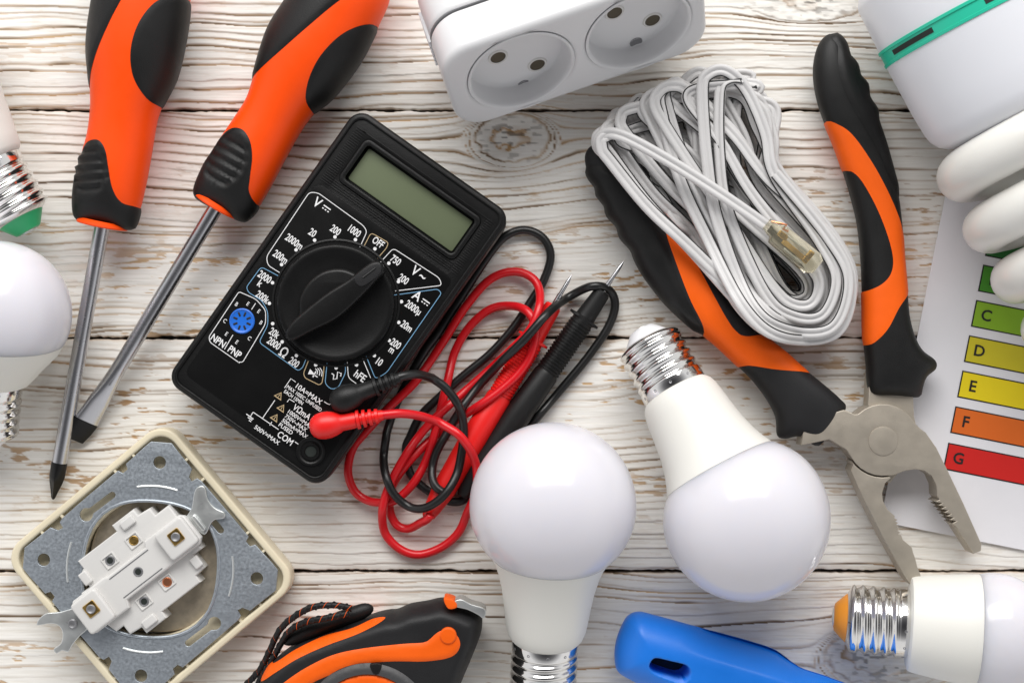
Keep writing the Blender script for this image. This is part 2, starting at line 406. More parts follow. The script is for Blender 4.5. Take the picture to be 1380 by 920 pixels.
def build_table():
    m = bpy.data.materials.new('whitewashed_pine'); m.use_nodes = True; nt = m.node_tree; N = nt.nodes; L = nt.links
    b = N['Principled BSDF']; b.inputs['Roughness'].default_value = .62; b.inputs['Specular IOR Level'].default_value = .35
    at = N.new('ShaderNodeAttribute'); at.attribute_name = 'grain'; se = N.new('ShaderNodeSeparateColor'); L.new(at.outputs['Color'], se.inputs[0])
    t = N.new('ShaderNodeTexCoord'); mp = N.new('ShaderNodeMapping'); mp.inputs['Scale'].default_value = (60, 900, 60); L.new(t.outputs['Object'], mp.inputs[0])
    nz = N.new('ShaderNodeTexNoise'); nz.inputs['Scale'].default_value = 1; nz.inputs['Detail'].default_value = 5; L.new(mp.outputs[0], nz.inputs['Vector'])
    mp2 = N.new('ShaderNodeMapping'); mp2.inputs['Scale'].default_value = (7, 22, 7); L.new(t.outputs['Object'], mp2.inputs[0])
    nz2 = N.new('ShaderNodeTexNoise'); nz2.inputs['Detail'].default_value = 4; nz2.inputs['Scale'].default_value = 1; L.new(mp2.outputs[0], nz2.inputs['Vector'])
    r1 = N.new('ShaderNodeValToRGB'); r1.color_ramp.elements[0].position = .3; r1.color_ramp.elements[1].position = .62
    r1.color_ramp.elements[0].color = (.80, .77, .715, 1); r1.color_ramp.elements[1].color = (.88, .86, .82, 1); L.new(nz.outputs['Fac'], r1.inputs[0])
    r2 = N.new('ShaderNodeValToRGB'); r2.color_ramp.elements[0].position = .35; r2.color_ramp.elements[1].position = .65
    r2.color_ramp.elements[0].color = (.93, .92, .905, 1); r2.color_ramp.elements[1].color = (1, 1, 1, 1); L.new(nz2.outputs['Fac'], r2.inputs[0])
    mul = N.new('ShaderNodeMixRGB'); mul.blend_type = 'MULTIPLY'; mul.inputs[0].default_value = 1; L.new(r1.outputs[0], mul.inputs[1]); L.new(r2.outputs[0], mul.inputs[2])
    br = N.new('ShaderNodeValToRGB'); br.color_ramp.elements[0].color = (.30, .16, .065, 1); br.color_ramp.elements[1].color = (.60, .38, .18, 1)
    br.color_ramp.elements[0].position = .35; br.color_ramp.elements[1].position = .65; L.new(nz2.outputs['Fac'], br.inputs[0])
    def mix(fac, a, bb):
        x = N.new('ShaderNodeMixRGB'); L.new(fac, x.inputs[0]); L.new(a, x.inputs[1])
        if isinstance(bb, tuple): x.inputs[2].default_value = bb
        else: L.new(bb, x.inputs[2])
        return x.outputs[0]
    c = mix(se.outputs[0], mul.outputs[0], br.outputs[0]); c = mix(se.outputs[1], c, br.outputs[0]); c = mix(se.outputs[2], c, (.045, .028, .016, 1))
    L.new(c, b.inputs['Base Color'])
    bp = N.new('ShaderNodeBump'); bp.inputs['Strength'].default_value = .5; bp.inputs['Distance'].default_value = .00025
    L.new(nz.outputs['Fac'], bp.inputs['Height']); L.new(bp.outputs[0], b.inputs['Normal'])
    root = bpy.data.objects.new('tabletop', None); C.objects.link(root); root['kind'] = 'structure'; ORG[root.name] = np.zeros(3)
    def axis(lo, hi, fl, fh, d, D):
        a = list(np.arange(max(lo, fl), min(hi, fh), d)); out = list(np.arange(lo, a[0], D)) if lo < a[0] else []
        return np.array(out+a+(list(np.arange(a[-1]+d, hi, D)) if a[-1]+d < hi else [])+[hi])
    xs = axis(-500, 1880, -30, 1410, 2.6, 14)
    for idx in range(6):
        y0, y1 = EDGE[idx], EDGE[idx+1]
        infr = y1 > -20 and y0 < 940
        ys = axis(y0, y1, max(y0, -15), min(y1, 935), 1.05, 10) if infr else np.arange(y0, y1+1, 10.)
        ys[-1] = y1
        X, Y = np.meshgrid(xs, ys); h, line, worn, dark, fine = wood_fields(X, Y, idx)
        # ragged plank edges falling into the joint
        wob0 = 1.3*(vn(X/25, X*0+idx, 1)-.5)+.9*(vn(X/6, X*0+idx, 2)-.5); wob1 = 1.3*(vn(X/25, X*0+idx+9, 3)-.5)+.9*(vn(X/6, X*0+idx+9, 4)-.5)
        gapw = 0.5
        e0 = (Y-y0)-gapw*.8-wob0*1.6; e1 = (y1-Y)-gapw-wob1*1.6*(1.5 if idx == 2 else 1)
        e = np.minimum(e0, e1); dip = sstep(1-e/1.8); h = h-dip*12-2.0*np.exp(-np.maximum(e, 0)/6)
        dark = np.maximum(dark, sstep(1-(e)/1.6)); line = np.maximum(line, np.exp(-np.maximum(e-1, 0)/2.0)*(.25+.5*vn(X/40, Y*0+idx, 5)))
        n = X.size; V = np.c_[X.ravel()-CX, CY-Y.ravel(), (h-3.0).ravel()]
        ny, nx = X.shape; i = np.arange(ny-1)[:, None]*nx+np.arange(nx-1)[None]; i = i.ravel()
        # skirt: back edge rows dropped
        Fq = np.c_[i, i+nx, i+nx+1, i+1]
        me = bpy.data.meshes.new('plank'); me.vertices.add(n); me.vertices.foreach_set('co', (V*S).ravel())
        me.loops.add(len(Fq)*4); me.polygons.add(len(Fq)); me.loops.foreach_set('vertex_index', Fq.ravel().astype(np.int32))
        me.polygons.foreach_set('loop_start', np.arange(0, len(Fq)*4, 4, dtype=np.int32)); me.polygons.foreach_set('use_smooth', np.ones(len(Fq), bool))
        me.update(); a = me.attributes.new('grain', 'FLOAT_COLOR', 'POINT')
        a.data.foreach_set('color', np.c_[line.ravel(), worn.ravel(), dark.ravel(), np.ones(n)].ravel().astype(np.float32))
        me.materials.append(m); o = bpy.data.objects.new('plank', me); C.objects.link(o); o.parent = root
    v, f = prism([(-1200, -1000), (1200, -1000), (1200, 1000), (-1200, 1000)], -40, -16, .5)
    M('table_base', (v, f), blackox, root, smooth=False)
build_table()

# ------------------------------------------------------------------ bulbs
def bulb(label, cpx, R, bpx, zb, prof_body, r_s, s0, s1, tipmat, globe_prof, ball_z=None, group='LED bulbs with screw bases lying on the planks', pitch=12.7, tip_len=14):
    zc = R if ball_z is None else ball_z
    O = U(*cpx, zc); B = U(*bpx, zb); d = (B-O)/np.linalg.norm(B-O)
    root = thing('light_bulb', label, 'light bulb', O, group)
    M('diffuser', lathe(globe_prof, O, d, 72), globe, root, angle=None)
    M('bulb_body', lathe(prof_body, O, d, 64), wbody, root, angle=40)
    # screw shell with a helical thread
    pr = [(s0-1, r_s*.98), (s0, r_s), (s0+10, r_s)]; s = s0+10
    while s < s1: s += .9; pr.append((s, r_s))
    k_ = 0; pr += [(s1+3, r_s*.95), (s1+6, r_s*.80), (s1+8, r_s*.72)]
    def rf(s, r, a):
        k = sstep((s-s0-12)/6)*sstep((s1+1-s)/5); return r-1.5*k+1.9*k*math.sin(2*math.pi*s/pitch-a)
    sh = M('screw_cap', lathe(pr, O, d, 72, rf), chrome, root, angle=None)
    M('insulator', lathe([(s1+6, r_s*.74), (s1+9, r_s*.70), (s1+9+tip_len*.6, r_s*.52), (s1+9+tip_len, r_s*.40), (s1+10+tip_len, r_s*.3)], O, d, 48), tipmat, sh)
    M('contact', lathe([(s1+8+tip_len, r_s*.28), (s1+11+tip_len, r_s*.26), (s1+12+tip_len, r_s*.1)], O, d, 32), brightz, sh)
    for a in (0.4, 0.95, 1.5, 2.1, 2.7):   # crimp dimples round the collar
        dd, x, y = frame(d); c = O+d*(s0+6)+(x*math.cos(a)+y*math.sin(a))*(r_s-.1)
        nn = x*math.cos(a)+y*math.sin(a)
        M('crimp', lathe([(-.5, 2.0), (.35, 1.9), (.2, 1.1), (-.2, .5)], c, nn, 12), greyd, sh)
    return root
def gprof(R, seam, rseam, blend=.35):
    P = []
    a0 = math.acos(-1); n = 40
    smax = seam
    for i in range(n+1):
        s = -R*math.cos(math.pi*0.5*i/n*1.0) if i < n else 0
        P.append((s, math.sqrt(max(R*R-s*s, 0))+.01))
    m = 16
    for i in range(1, m+1):
        s = seam*i/m; rs_ = math.sqrt(max(R*R-s*s, 0)); re = math.sqrt(max(R*R-seam*seam, 0)); k = (i/m)**3
        P.append((s, rs_+(rseam-re)*k))
    P.append((seam+.8, rseam-1.5)); return P
gpA = gprof(106.5, 68, 77.4)
bodyA = [(66, 73), (67.4, 75.6), (69, 76.4), (80, 71), (95, 65.5), (115, 60.5), (140, 56.5), (160, 54), (172, 52), (180, 49), (185, 45), (187.5, 41), (188, 30)]
bulb('large white bulb with round frosted globe, its screw base running off the bottom edge', (745, 681), 105.5, (734, 880), 52, bodyA, 43.8, 187, 256, whitetip, gpA)
bulb('large white bulb beside the pliers, its white tipped screw base pointing up left', (1005, 697), 105.5, (889, 489), 50, bodyA, 43.8, 187, 256, whitetip, gpA)
gpD = gprof(93, 30, 87.5)
bodyD = [(28, 82), (29.4, 86), (31, 87), (45, 81), (66, 65), (82, 54), (90, 48), (93.5, 42), (94, 30)]
bulb('rounded white bulb cut off by the left edge, below the green tipped bulb', (-4, 422), 93, (-15, 550), 60, bodyD, 40, 93, 160, whitetip, gpD)
# top left bulb (green tip), mostly outside
bodyE = [(60, 72), (62, 74), (75, 71), (100, 64), (130, 58), (150, 53), (165, 50), (170, 46), (172, 41), (172.5, 30)]
bulb('white bulb with a green tip on its screw base, cut off at the left edge', (-113, 64), 98, (22, 284), 62, bodyE, 43.5, 171, 243, greentip, gprof(98, 61, 75), tip_len=17)
# bottom right bulb (orange tip)
gpC = gprof(76, 22, 72)
bodyC = [(20, 69), (21.4, 71.4), (23, 72), (45, 70), (70, 67), (90, 64), (102, 62), (107, 60), (108.5, 56), (109, 40)]
bulb('wide white bulb with an orange tip on its screw base, bottom right corner', (1340, 851), 76, (1183, 836), 49, bodyC, 44.5, 108, 180, orangetip, gpC, pitch=13.2)

# ------------------------------------------------------------------ compact fluorescent bulb
def cfl():
    O = U(1383, 176, 124); a = math.atan2(.89, .45)
    dh = np.array([.45, -.893, 0]); d, x, y = frame(dh)
    root = thing('spiral_bulb', 'spiral energy saving bulb with white housing and a teal band, in the top right corner', 'light bulb', O)
    R = 116
    h = M('housing', lathe([(-330, 60), (-290, 84), (-262, 101), (-242, 112), (-236, 115.6), (-232, 116.5), (-160, 117), (-150, 117), (-80, 115), (-50, 112.5), (-40, 110), (-30, 104), (-22, 94), (-17, 80), (-15, 60), (-14, 40)], O, d, 96), ballast, root, angle=50)
    bd = M('band', lathe([(-173, 115), (-172, 118.6), (-168.5, 118.8), (-168, 117.3), (-155, 117.3), (-154.5, 118.8), (-151, 118.6), (-150, 115)], O, d, 96, cap=False), teal, root, angle=30)
    for k in range(4):
        V = []; F = []; a0 = math.radians(132-68*k); a1 = a0+math.radians(35); n = 24
        for i in range(n+1):
            t = a0+(a1-a0)*i/n; rad = x*math.cos(t)+y*math.sin(t)
            for s_, r_ in ((-165, 116.8), (-165, 117.75), (-158.5, 117.75), (-158.5, 116.8)): V.append(O+d*s_+rad*r_)
        for i in range(n):
            for j in range(3): F.append((i*4+j, i*4+j+1, i*4+j+5, i*4+j+4))
        F.append((0, 1, 2, 3)); F.append((n*4+3, n*4+2, n*4+1, n*4))
        M('vent_slot', (np.array(V), F), darkslot, bd)
    P = []
    turns = 3.6; rr = 95
    for i in range(int(turns*60)):
        t = i/60.0; an = 2*math.pi*t+math.radians(20); s = 2+74*(t-.8*math.sin(2*math.pi*t+math.radians(-70))/(2*math.pi))-12
        fl = 1-.06*max(0, t-2)
        P.append(O+d*s+x*rr*fl*math.cos(an)+y*rr*fl*math.sin(an))
    P = np.array(P)
    P[:, 2] = np.maximum(P[:, 2], 30)
    M('glass_tube', tube(spline(P, 5), 31, 24), tubeglass, root, angle=None)
    return root
cfl()

# ------------------------------------------------------------------ screwdrivers
def ribs(cx, cy, ang, L, W, n, zmid, depth=3.0):
    c = U(cx, cy, zmid)[:2]; ca, sa = math.cos(ang), math.sin(ang)
    def f(X, Y, rec=False):
        dx, dy = X-c[0], Y-c[1]; a = dx*ca+dy*sa; b = -dx*sa+dy*ca
        env = sstep((1-np.sqrt((a/L)**2+(b/W)**2))/.18)
        if rec: return -env*5.5
        return env*depth*(.5-.5*np.cos(2*math.pi*(a/L+1)/2*n))-env*1.2
    return f
def screwdriver(label, outline, pA, pB, pC, rib, lip, shaft_pts, sr, tipf, zmid=50):
    c = np.mean(np.array(outline), 0); root = thing('screwdriver', label, 'screwdriver', U(c[0], c[1], 0), 'orange and black handled screwdrivers')
    def disp_side(X, Y): return 0*X
    R = Relief(outline, zmid, g=4.0, patches=[pA, pB, pC], zs=1.0, disp=lambda X, Y: rib(X, Y, True))
    hnd = M('handle', R.body(), orange, root, angle=None)
    def scallop(X, Y):
        return -1.3*np.clip(np.sin((X*.25+Y)*.30), 0, 1)*0
    M('grip_inset', R.patch(1, 1.6, 5), rubber, hnd, angle=None)
    M('grip_inset', R.patch(2, 1.2, 5), rubber, hnd, angle=None)
    M('thumb_rest', R.patch(3, 1.8, 5, disp=rib), rubber, hnd, angle=None)
    # orange collar lip and shaft
    d0 = U(*lip[1], zmid); d1 = U(*lip[0], zmid); mid = (d0+d1)/2; w = np.linalg.norm(d1-d0)/2
    P0 = U(shaft_pts[0][0], shaft_pts[0][1], zmid-4); P1 = U(shaft_pts[1][0], shaft_pts[1][1], shaft_pts[1][2])
    d = (P1-P0)/np.linalg.norm(P1-P0); O = P0
    s0 = np.dot(mid-O, d)
    M('collar', lathe([(s0-5, w*.80), (s0-2, w*.90), (s0+1, w*.92), (s0+2.5, w*.9), (s0+3, w*.3)], O, d, 40), orange, hnd)
    L = np.linalg.norm(P1-P0)
    M('shaft', lathe([(s0, sr)]+[(s0+(L-(60 if tipf.__name__ == 'tip_slot' else 0)-s0)*i/6, sr) for i in range(1, 7)], O, d, 32), steel, root)
    tipf(root, O, d, L, sr)
    return root
out1 = [(128, -5), (121, 40), (119, 70), (121, 95), (123, 120), (123, 150), (118, 185), (109, 215), (102, 250), (100, 275), (103, 293), (118, 300), (150, 305), (176, 308), (183, 302), (189, 280), (197, 245), (204, 205), (212, 158), (222, 135), (237, 105), (248, 60), (255, 10), (254, -40), (245, -90), (225, -130), (190, -140), (158, -125), (140, -70)]
A1 = [(60, -180), (200, -180), (205, -60), (188, -5), (165, 38), (145, 75), (132, 102), (123, 124), (105, 130), (80, 60)]
B1 = [(240, 4), (220, 17), (201, 45), (191, 78), (192, 110), (203, 134), (214, 144), (226, 140), (260, 100), (285, 20), (256, 2)]
C1 = [(131, 194), (145, 195), (154, 208), (158, 232), (162, 258), (172, 276), (195, 286), (205, 330), (80, 330), (85, 240), (108, 214), (120, 200)]
def tip_phillips(root, O, d, L, sr):
    dd, x, y = frame(d)
    V, F = lathe([(L-2, sr*.99), (L, sr+.4), (L+18, sr+.6), (L+26, sr*.9), (L+40, sr*.48), (L+47, sr*.3), (L+50, sr*.12)], O, d, 32,
        lambda s, r, a: r*(1-.38*sstep((s-L-14)/14)*abs(math.sin(2*a))**.6))
    M('tip', (V, F), blackox, root, angle=40)
screwdriver('cross tip screwdriver with an orange and black handle, left of the pair', out1, A1, B1, C1, ribs(130, 233, math.radians(93), 36, 26, 6, 50, 5.0), ((106, 299), (180, 308)), ((138, 302), (80, 624, 14)), 10, tip_phillips)
out2 = [(392, -8), (365, 34), (352, 68), (343, 100), (333, 132), (317, 158), (298, 186), (279, 218), (265, 248), (263, 262), (272, 271), (300, 285), (325, 297), (336, 294), (350, 277), (366, 250), (386, 212), (405, 178), (424, 152), (446, 134), (472, 103), (492, 72), (510, 35), (525, 0), (528, -40), (515, -85), (485, -110), (450, -100), (418, -60)]
A2 = [(330, -130), (520, -130), (520, -25), (486, -2), (458, 19), (420, 51), (380, 83), (342, 108), (320, 112), (325, 60)]
B2 = [(512, 38), (492, 42), (465, 58), (440, 84), (424, 112), (417, 138), (421, 151), (428, 158), (445, 158), (500, 120), (530, 50)]
C2 = [(309, 181), (322, 177), (336, 182), (345, 197), (347, 218), (343, 244), (341, 262), (350, 279), (370, 290), (345, 330), (240, 290), (240, 240), (279, 214), (296, 192)]
def tip_slot(root, O, d, L, sr):
    dd, x, y = frame(d); V = []; prof = [(-90, 10, 10), (-62, 10.5, 9.5), (-30, 14, 7), (0, 15.5, 4.6)]
    def blade(pr, name, mt):
        V = []; F = []; n = 28
        for s, a, b in pr:
            for j in range(n):
                t = 2*math.pi*j/n; ct, st = math.cos(t), math.sin(t); p = 1-.45*min(1, max(0, (s+88)/50))
                sx = math.copysign(abs(ct)**p, ct); sy = math.copysign(abs(st)**p, st)
                ang = math.radians(-30); u, w = sx*a, sy*b
                V.append(O+d*(L+s)+x*(u*math.cos(ang)-w*math.sin(ang))+y*(u*math.sin(ang)+w*math.cos(ang)))
        for i in range(len(pr)-1):
            for j in range(n):
                k = (j+1) % n; F.append((i*n+j, i*n+k, (i+1)*n+k, (i+1)*n+j))
        F.append(tuple(range(n-1, -1, -1))); F.append(tuple((len(pr)-1)*n+j for j in range(n)))
        return M(name, (np.array(V), F), mt, root, angle=45)
    blade([(-88, 10.02, 10.02), (-74, 10.2, 10), (-60, 10.8, 9.6), (-45, 12, 8.6), (-30, 14, 7.2), (0, 16.5, 4.8)], 'blade', steel)
    blade([(-.2, 16.8, 5.0), (15, 15, 3.8), (30, 11.5, 2.4), (31, 11, 2)], 'tip', blackox)
screwdriver('flat blade screwdriver with an orange and black handle, next to the multimeter', out2, A2, B2, C2, ribs(312, 222, math.radians(60), 38, 27, 6, 50, 5.0), ((268, 267), (332, 297)), ((290, 281), (117, 567, 14)), 10, tip_slot)

# ------------------------------------------------------------------ multimeter
MC = (456, 401.5); MA = math.radians(35.2); mu = np.array([math.cos(MA), math.sin(MA)]); mv_ = np.array([-math.sin(MA), math.cos(MA)])
ZT = 88.0
kT = (H-ZT)/H
EX = np.array([math.cos(-MA), math.sin(-MA), 0]); EY = np.array([-math.sin(-MA), math.cos(-MA), 0]); EZ = np.array([0, 0, 1.0])
MO = U(*MC, ZT); MO[2] = 0
def ml(px, py, z=ZT):
    P = U(px, py, z)-U(*MC, ZT); return float(P@EX), float(P@EY)
def mm(vf): return xf(vf, MO, EX, EY, EZ)
def multimeter():
    root = thing('multimeter', 'black digital multimeter with a round dial and a blank grey green display', 'multimeter', MO)
    hw, hh = 128*kT, 226*kT
    disp = rrect(2.5*kT, 164*kT, 172*kT, 50*kT, 2.5)
    body = M('case', mm(prism(rrect(0, 0, 2*hw, 2*hh, 21, 8), 46, ZT, 6, [rrect(2.5*kT, 164*kT, 184*kT, 62*kT, 6)])), blackp, root)
    M('case_back', mm(prism(rrect(0, 0, 2*hw-3, 2*hh-3, 20, 8), 2, 47.5, 8)), blackp, root)
    # raised rim running round the case edge
    M('rim', mm(prism(rrect(0, 0, 2*hw-9, 2*hh-9, 17, 8), ZT-3, ZT+2.6, 1.6, [rrect(0, 0, 2*hw-17, 2*hh-17, 14, 8)])), blackp, root)
    fr = M('display_frame', mm(prism(rrect(2.5*kT, 164*kT, 192*kT, 70*kT, 9), ZT-2, ZT+3.4, 2.4, [rrect(2.5*kT, 164*kT, 178*kT, 56*kT, 5)])), blackp, root)
    M('display_surround', mm(prism(rrect(2.5*kT, 164*kT, 188*kT, 66*kT, 5), 60, ZT-8, 1.0)), blackg, root)
    M('display', mm(prism(disp, ZT-8, ZT-6.8, .3)), lcd, root)
    # ribbed texture strips around the display
    V = []
    strips = []
    y = 117.0
    while y < 205:
        for (a, b) in ((-112, -97), (102, 113)): strips.append(prism(rrect((a+b)/2*kT, y*kT, (b-a)*kT, 1.5, .5, 2), ZT-1, ZT+.7, .3))
        if y < 128: strips.append(prism(rrect(2.5*kT, y*kT, 196*kT, 1.5, .5, 2), ZT-1, ZT+.7, .3))
        if y > 200: strips.append(prism(rrect(0*kT, y*kT, 205*kT, 1.5, .5, 2), ZT-1, ZT+.7, .3))
        y += 3.3
    M('ribbed_trim', mm(join(*strips)), blackp, root)
    face = M('face_plate', mm(prism(rrect(0, -46*kT, 224*kT, 314*kT, 10, 5), ZT-1, ZT+.8, .35)), blackg, root)
    # dial
    KC = ml(453, 408.5); ko = MO+EX*KC[0]+EY*KC[1]
    M('dial_surround', lathe([(ZT+.2, 83), (ZT+1.6, 82.6), (ZT+2.2, 81), (ZT+2.2, 80), (ZT+1.1, 79), (ZT+.9, 60)], ko, EZ, 96), blackp, root)
    kn = M('dial', lathe([(ZT+.5, 75.6), (ZT+7, 75), (ZT+9, 73.5), (ZT+9.8, 71), (ZT+9, 67), (ZT+7, 60), (ZT+6.4, 50), (ZT+6.2, 2)], ko, EZ, 96), knobm, root, angle=30)
    M('dial_dome', prism_px([(486, 372), (462, 362), (436, 365), (415, 380), (403, 402), (402, 424), (392, 447), (420, 440), (450, 425), (480, 400), (497, 380)], ZT+5, ZT+17, 5, zr=ZT+17), knobm, kn)
    gr = M('dial_grip', prism_px([(517, 360), (513, 353), (504, 352), (492, 358), (468, 377), (438, 396), (402, 425), (388, 440), (384, 451), (388, 458), (398, 457), (420, 446), (455, 428), (488, 398), (510, 374), (517, 367)], ZT+5, ZT+30, 4.5, zr=ZT+30), knobm, kn)
    M('pointer_cap', prism_px([(514, 361), (511, 356), (504, 356), (478, 373), (487, 386), (510, 371)], ZT+29, ZT+31, .9, zr=ZT+31, step=3), rubber2, gr)
    a_, b_ = U(489, 374, ZT+31.3), U(506, 361, ZT+31.3)
    M('pointer_mark', tube([a_, b_], 1.1, 8), blackink, gr)
    # transistor socket
    tcx, tcy = ml(326.5, 432.5); to = MO+EX*tcx+EY*tcy
    ts = M('transistor_socket', lathe([(ZT, 16.6), (ZT+2.5, 16.2), (ZT+3.2, 15), (ZT+2.2, 13.6), (ZT+1.8, 12), (ZT+1.8, 1)], to, EZ, 40), bluep, root)
    vs = []
    for k in range(8):
        a = math.radians(22+45*k); p = prism(rrect(9.2, 0, 6.0, 2.6, .8, 2), ZT+1.7, ZT+2.1, .1)
        ca, sa = math.cos(a), math.sin(a); vs.append(xf(p, to, (ca, sa, 0), (-sa, ca, 0), EZ))
    M('pin_hole', join(*vs), blackink, ts)
    # input jacks
    for (jx, jy) in ((419, 608), (438, 573), (467, 537)):
        c0 = ml(jx, jy); o = MO+EX*c0[0]+EY*c0[1]
        j = M('jack', lathe([(ZT, 19), (ZT+2.2, 18.5), (ZT+2.6, 17), (ZT+2.2, 15), (ZT+1.0, 13.5), (ZT+.9, 11.8), (ZT+3, 11.2), (ZT+3, 8.0), (ZT+1.1, 7.4), (ZT+1.05, 1)], o, EZ, 40), blackp, root)
        M('jack_hole', lathe([(ZT+1.0, 7.2), (ZT+1.3, 7.2), (ZT+1.25, .5)], o, EZ, 24), darkslot, j)
    # ---------------- printing
    zt = ZT+1.0
    W = []; Bl = []; Tn = []
    def txt(s, px, py, size, lst=W, ax=.8, off=.22):
        x, y = ml(px, py, zt); v, f = text_mesh(s, size, .5, ax, off); v = v+np.array([x, y, zt]); lst.append((v, f))
    def dot(px, py, r=2.4, lst=W):
        x, y = ml(px, py, zt); lst.append(prism(ring(x, y, r*.95, 12), zt-.2, zt+.35, .05))
    def line(pts, lst=W, w=.95, closed=False, sm=True):
        P = np.array([[*ml(p[0], p[1], zt), zt] for p in pts])
        if sm and len(P) > 2:
            Q = [P[0]]
            for i in range(1, len(P)-1):
                a, b, c = P[i-1], P[i], P[i+1]; la = np.linalg.norm(a-b); lc = np.linalg.norm(c-b); r = min(5, la*.45, lc*.45)
                p1 = b+(a-b)/la*r; p2 = b+(c-b)/lc*r
                for t in np.linspace(0, 1, 6): Q.append((1-t)**2*p1+2*t*(1-t)*b+t*t*p2)
            Q.append(P[-1]); P = np.array(Q)
        T = np.gradient(P, axis=0); T /= np.linalg.norm(T, axis=1)[:, None]+1e-9; Nn = np.c_[-T[:, 1], T[:, 0], 0*T[:, 0]]
        n = len(P); V = np.vstack([P+Nn*w/2+[0, 0, .3], P-Nn*w/2+[0, 0, .3], P+Nn*w/2, P-Nn*w/2])
        F = []
        for i in range(n-1): F += [(i, i+1, n+i+1, n+i), (i, i+1, 2*n+i+1, 2*n+i), (n+i, n+i+1, 3*n+i+1, 3*n+i)]
        lst.append((V, F))
    def dc(px, py, k=1.0):
        x, y = ml(px, py, zt); w = 11*k
        W.append(prism(rrect(x, y+1.6*k, w, 1.5, .2, 1), zt-.2, zt+.3, .05))
        for q in (-1, 0, 1): W.append(prism(rrect(x+q*w*.36, y-2.2*k, w*.2, 1.5, .2, 1), zt-.2, zt+.3, .05))
    txt('V', 427.5, 273.5, 18, ax=.85); dc(440, 281)
    for s, x, y, dx, dy in (('20', 421, 314, 424, 323.7), ('200', 452, 310.5, 451.5, 319.3), ('1000', 477, 311.5, 479, 323), ('2000m', 396.5, 326, 399, 336.7), ('200m', 378, 346.5, 379.5, 356.5),
                            ('2000', 356.5, 373.5, 367.3, 381), ('200k', 353.5, 400.5, 363, 408.7), ('20k', 369.5, 449, 367.5, 436), ('2000', 369, 463, 380.3, 460.5), ('200', 396, 488.5, 399.5, 479),
                            ('10', 510.5, 487.5, 504.5, 479), ('200', 533, 463.5, 524.6, 458.7), ('20m', 548, 440, 537.4, 434.3), ('2000µ', 557, 415, 541, 406.4), ('200', 543.5, 376.5, 537, 379.5), ('750', 533, 351, 524, 354.7), ('OFF', 509.5, 327, 505.3, 335.3)):
        txt(s, x, y, 13.4 if s != 'OFF' else 13.2, ax=.68); dot(dx, dy)
    txt('k', 350, 382, 13); txt('m', 528, 471.5, 13, ax=.7); txt('Ω', 382, 475.5, 18, ax=.8)
    txt('V', 559.5, 365.5, 18, ax=.8); txt('~', 569.5, 372.5, 18, ax=.85); txt('A', 562, 399, 18, ax=.85); dc(573.5, 407)
    dot(425.5, 491.5); dot(453, 495.5); dot(480.5, 491.5); txt('hFE', 485, 507, 14, ax=.78)
    line([(447, 503), (450, 505), (449, 511), (454, 510), (455, 501), (460, 503), (459, 507)], w=1.3, sm=False)
    # diode and buzzer
    line([(417, 501), (428, 508)], w=1.2); W.append(prism([(p[0], p[1]) for p in (ml(418, 497, zt), ml(415, 504, zt), ml(424, 504, zt))][::1], zt-.1, zt+.35, .05)); line([(426, 500), (421.5, 508)], w=1.5)
    for k in range(3): line([(425+k*3, 496.5-k*.6), (428.5+k*3, 500+k*.2), (427+k*3.2, 504.5+k*1.3)], w=1.0)
    line([(485, 333), (494.6, 312), (489.6, 304), (428.7, 260), (417, 259), (359, 346), (361, 357.5), (378, 368)])
    line([(513, 353), (530, 334.5), (592, 374.5), (595.5, 384.5), (532.6, 392)])
    line([(468, 487.5), (469.5, 509), (480, 516.5)]); line([(488.7, 483), (499.5, 509)])
    line([(490, 333), (500, 313.5), (523.5, 327), (521, 334), (509, 348)], Tn); M('tan_outline', mm(join(*Tn)), tanink, root, smooth=False); Tn.clear()
    line([(416, 485), (409, 503), (411, 509), (430, 518.5), (434, 516), (436.5, 500), (436.5, 490)], Tn)
    line([(531.5, 397.5), (590, 389.5), (595, 395), (521, 502), (506, 510.5), (493.6, 480)], Bl)
    line([(440.8, 489), (438, 517), (446.7, 524.5), (456, 522), (466, 501.5), (465, 490)], Bl)
    line([(376.5, 372.5), (352, 359.5), (332, 387), (335, 394), (353, 405), (361, 420), (361, 438), (349, 461), (402, 499.5), (408, 495), (413, 482)], Bl)
    line([(323, 489), (283, 461), (281.5, 454), (322, 393), (328, 395.5), (345, 403), (358, 418), (358, 436), (327, 488), (321, 487.5)])
    line([(314, 451), (302.5, 470.5)]); line([(344.5, 408.5), (339, 417)])
    txt('NPN', 294, 459.5, 13, ax=.78); txt('PNP', 316, 474.5, 13, ax=.78)
    for s, x, y in (('B', 318.6, 410), ('E', 334, 409.5), ('E', 348.7, 419.5), ('B', 351.6, 434.8), ('C', 336, 456), ('E', 319, 461), ('E', 305, 450), ('C', 303, 432.5)): txt(s, x, y, 7.5, ax=.85, off=.05)
    mcu, mcv = MC[0]*mu[0]+MC[1]*mu[1], MC[0]*mv_[0]+MC[1]*mv_[1]
    def txw(t, u0, v0, w, h):
        v, f = text_mesh(t, 10, .5, 1.0, .1); v = v.copy(); a_, b_ = v.min(0), v.max(0)
        v[:, 0] = (u0-mcu)*kT+(v[:, 0]-a_[0])/(b_[0]-a_[0])*w*kT; v[:, 1] = -(v0-mcv)*kT+(v[:, 1]-(a_[1]+b_[1])/2)/(b_[1]-a_[1])*h*kT; v[:, 2] += zt; W.append((v, f))
    txw('10A=MAX', 626, 193.5, 41, 7.2); txw('MAX 10SEC UNFUSED', 616.5, 202.0, 56, 5.0); txw('EACH 15MIN', 617, 209.0, 30, 5.0)
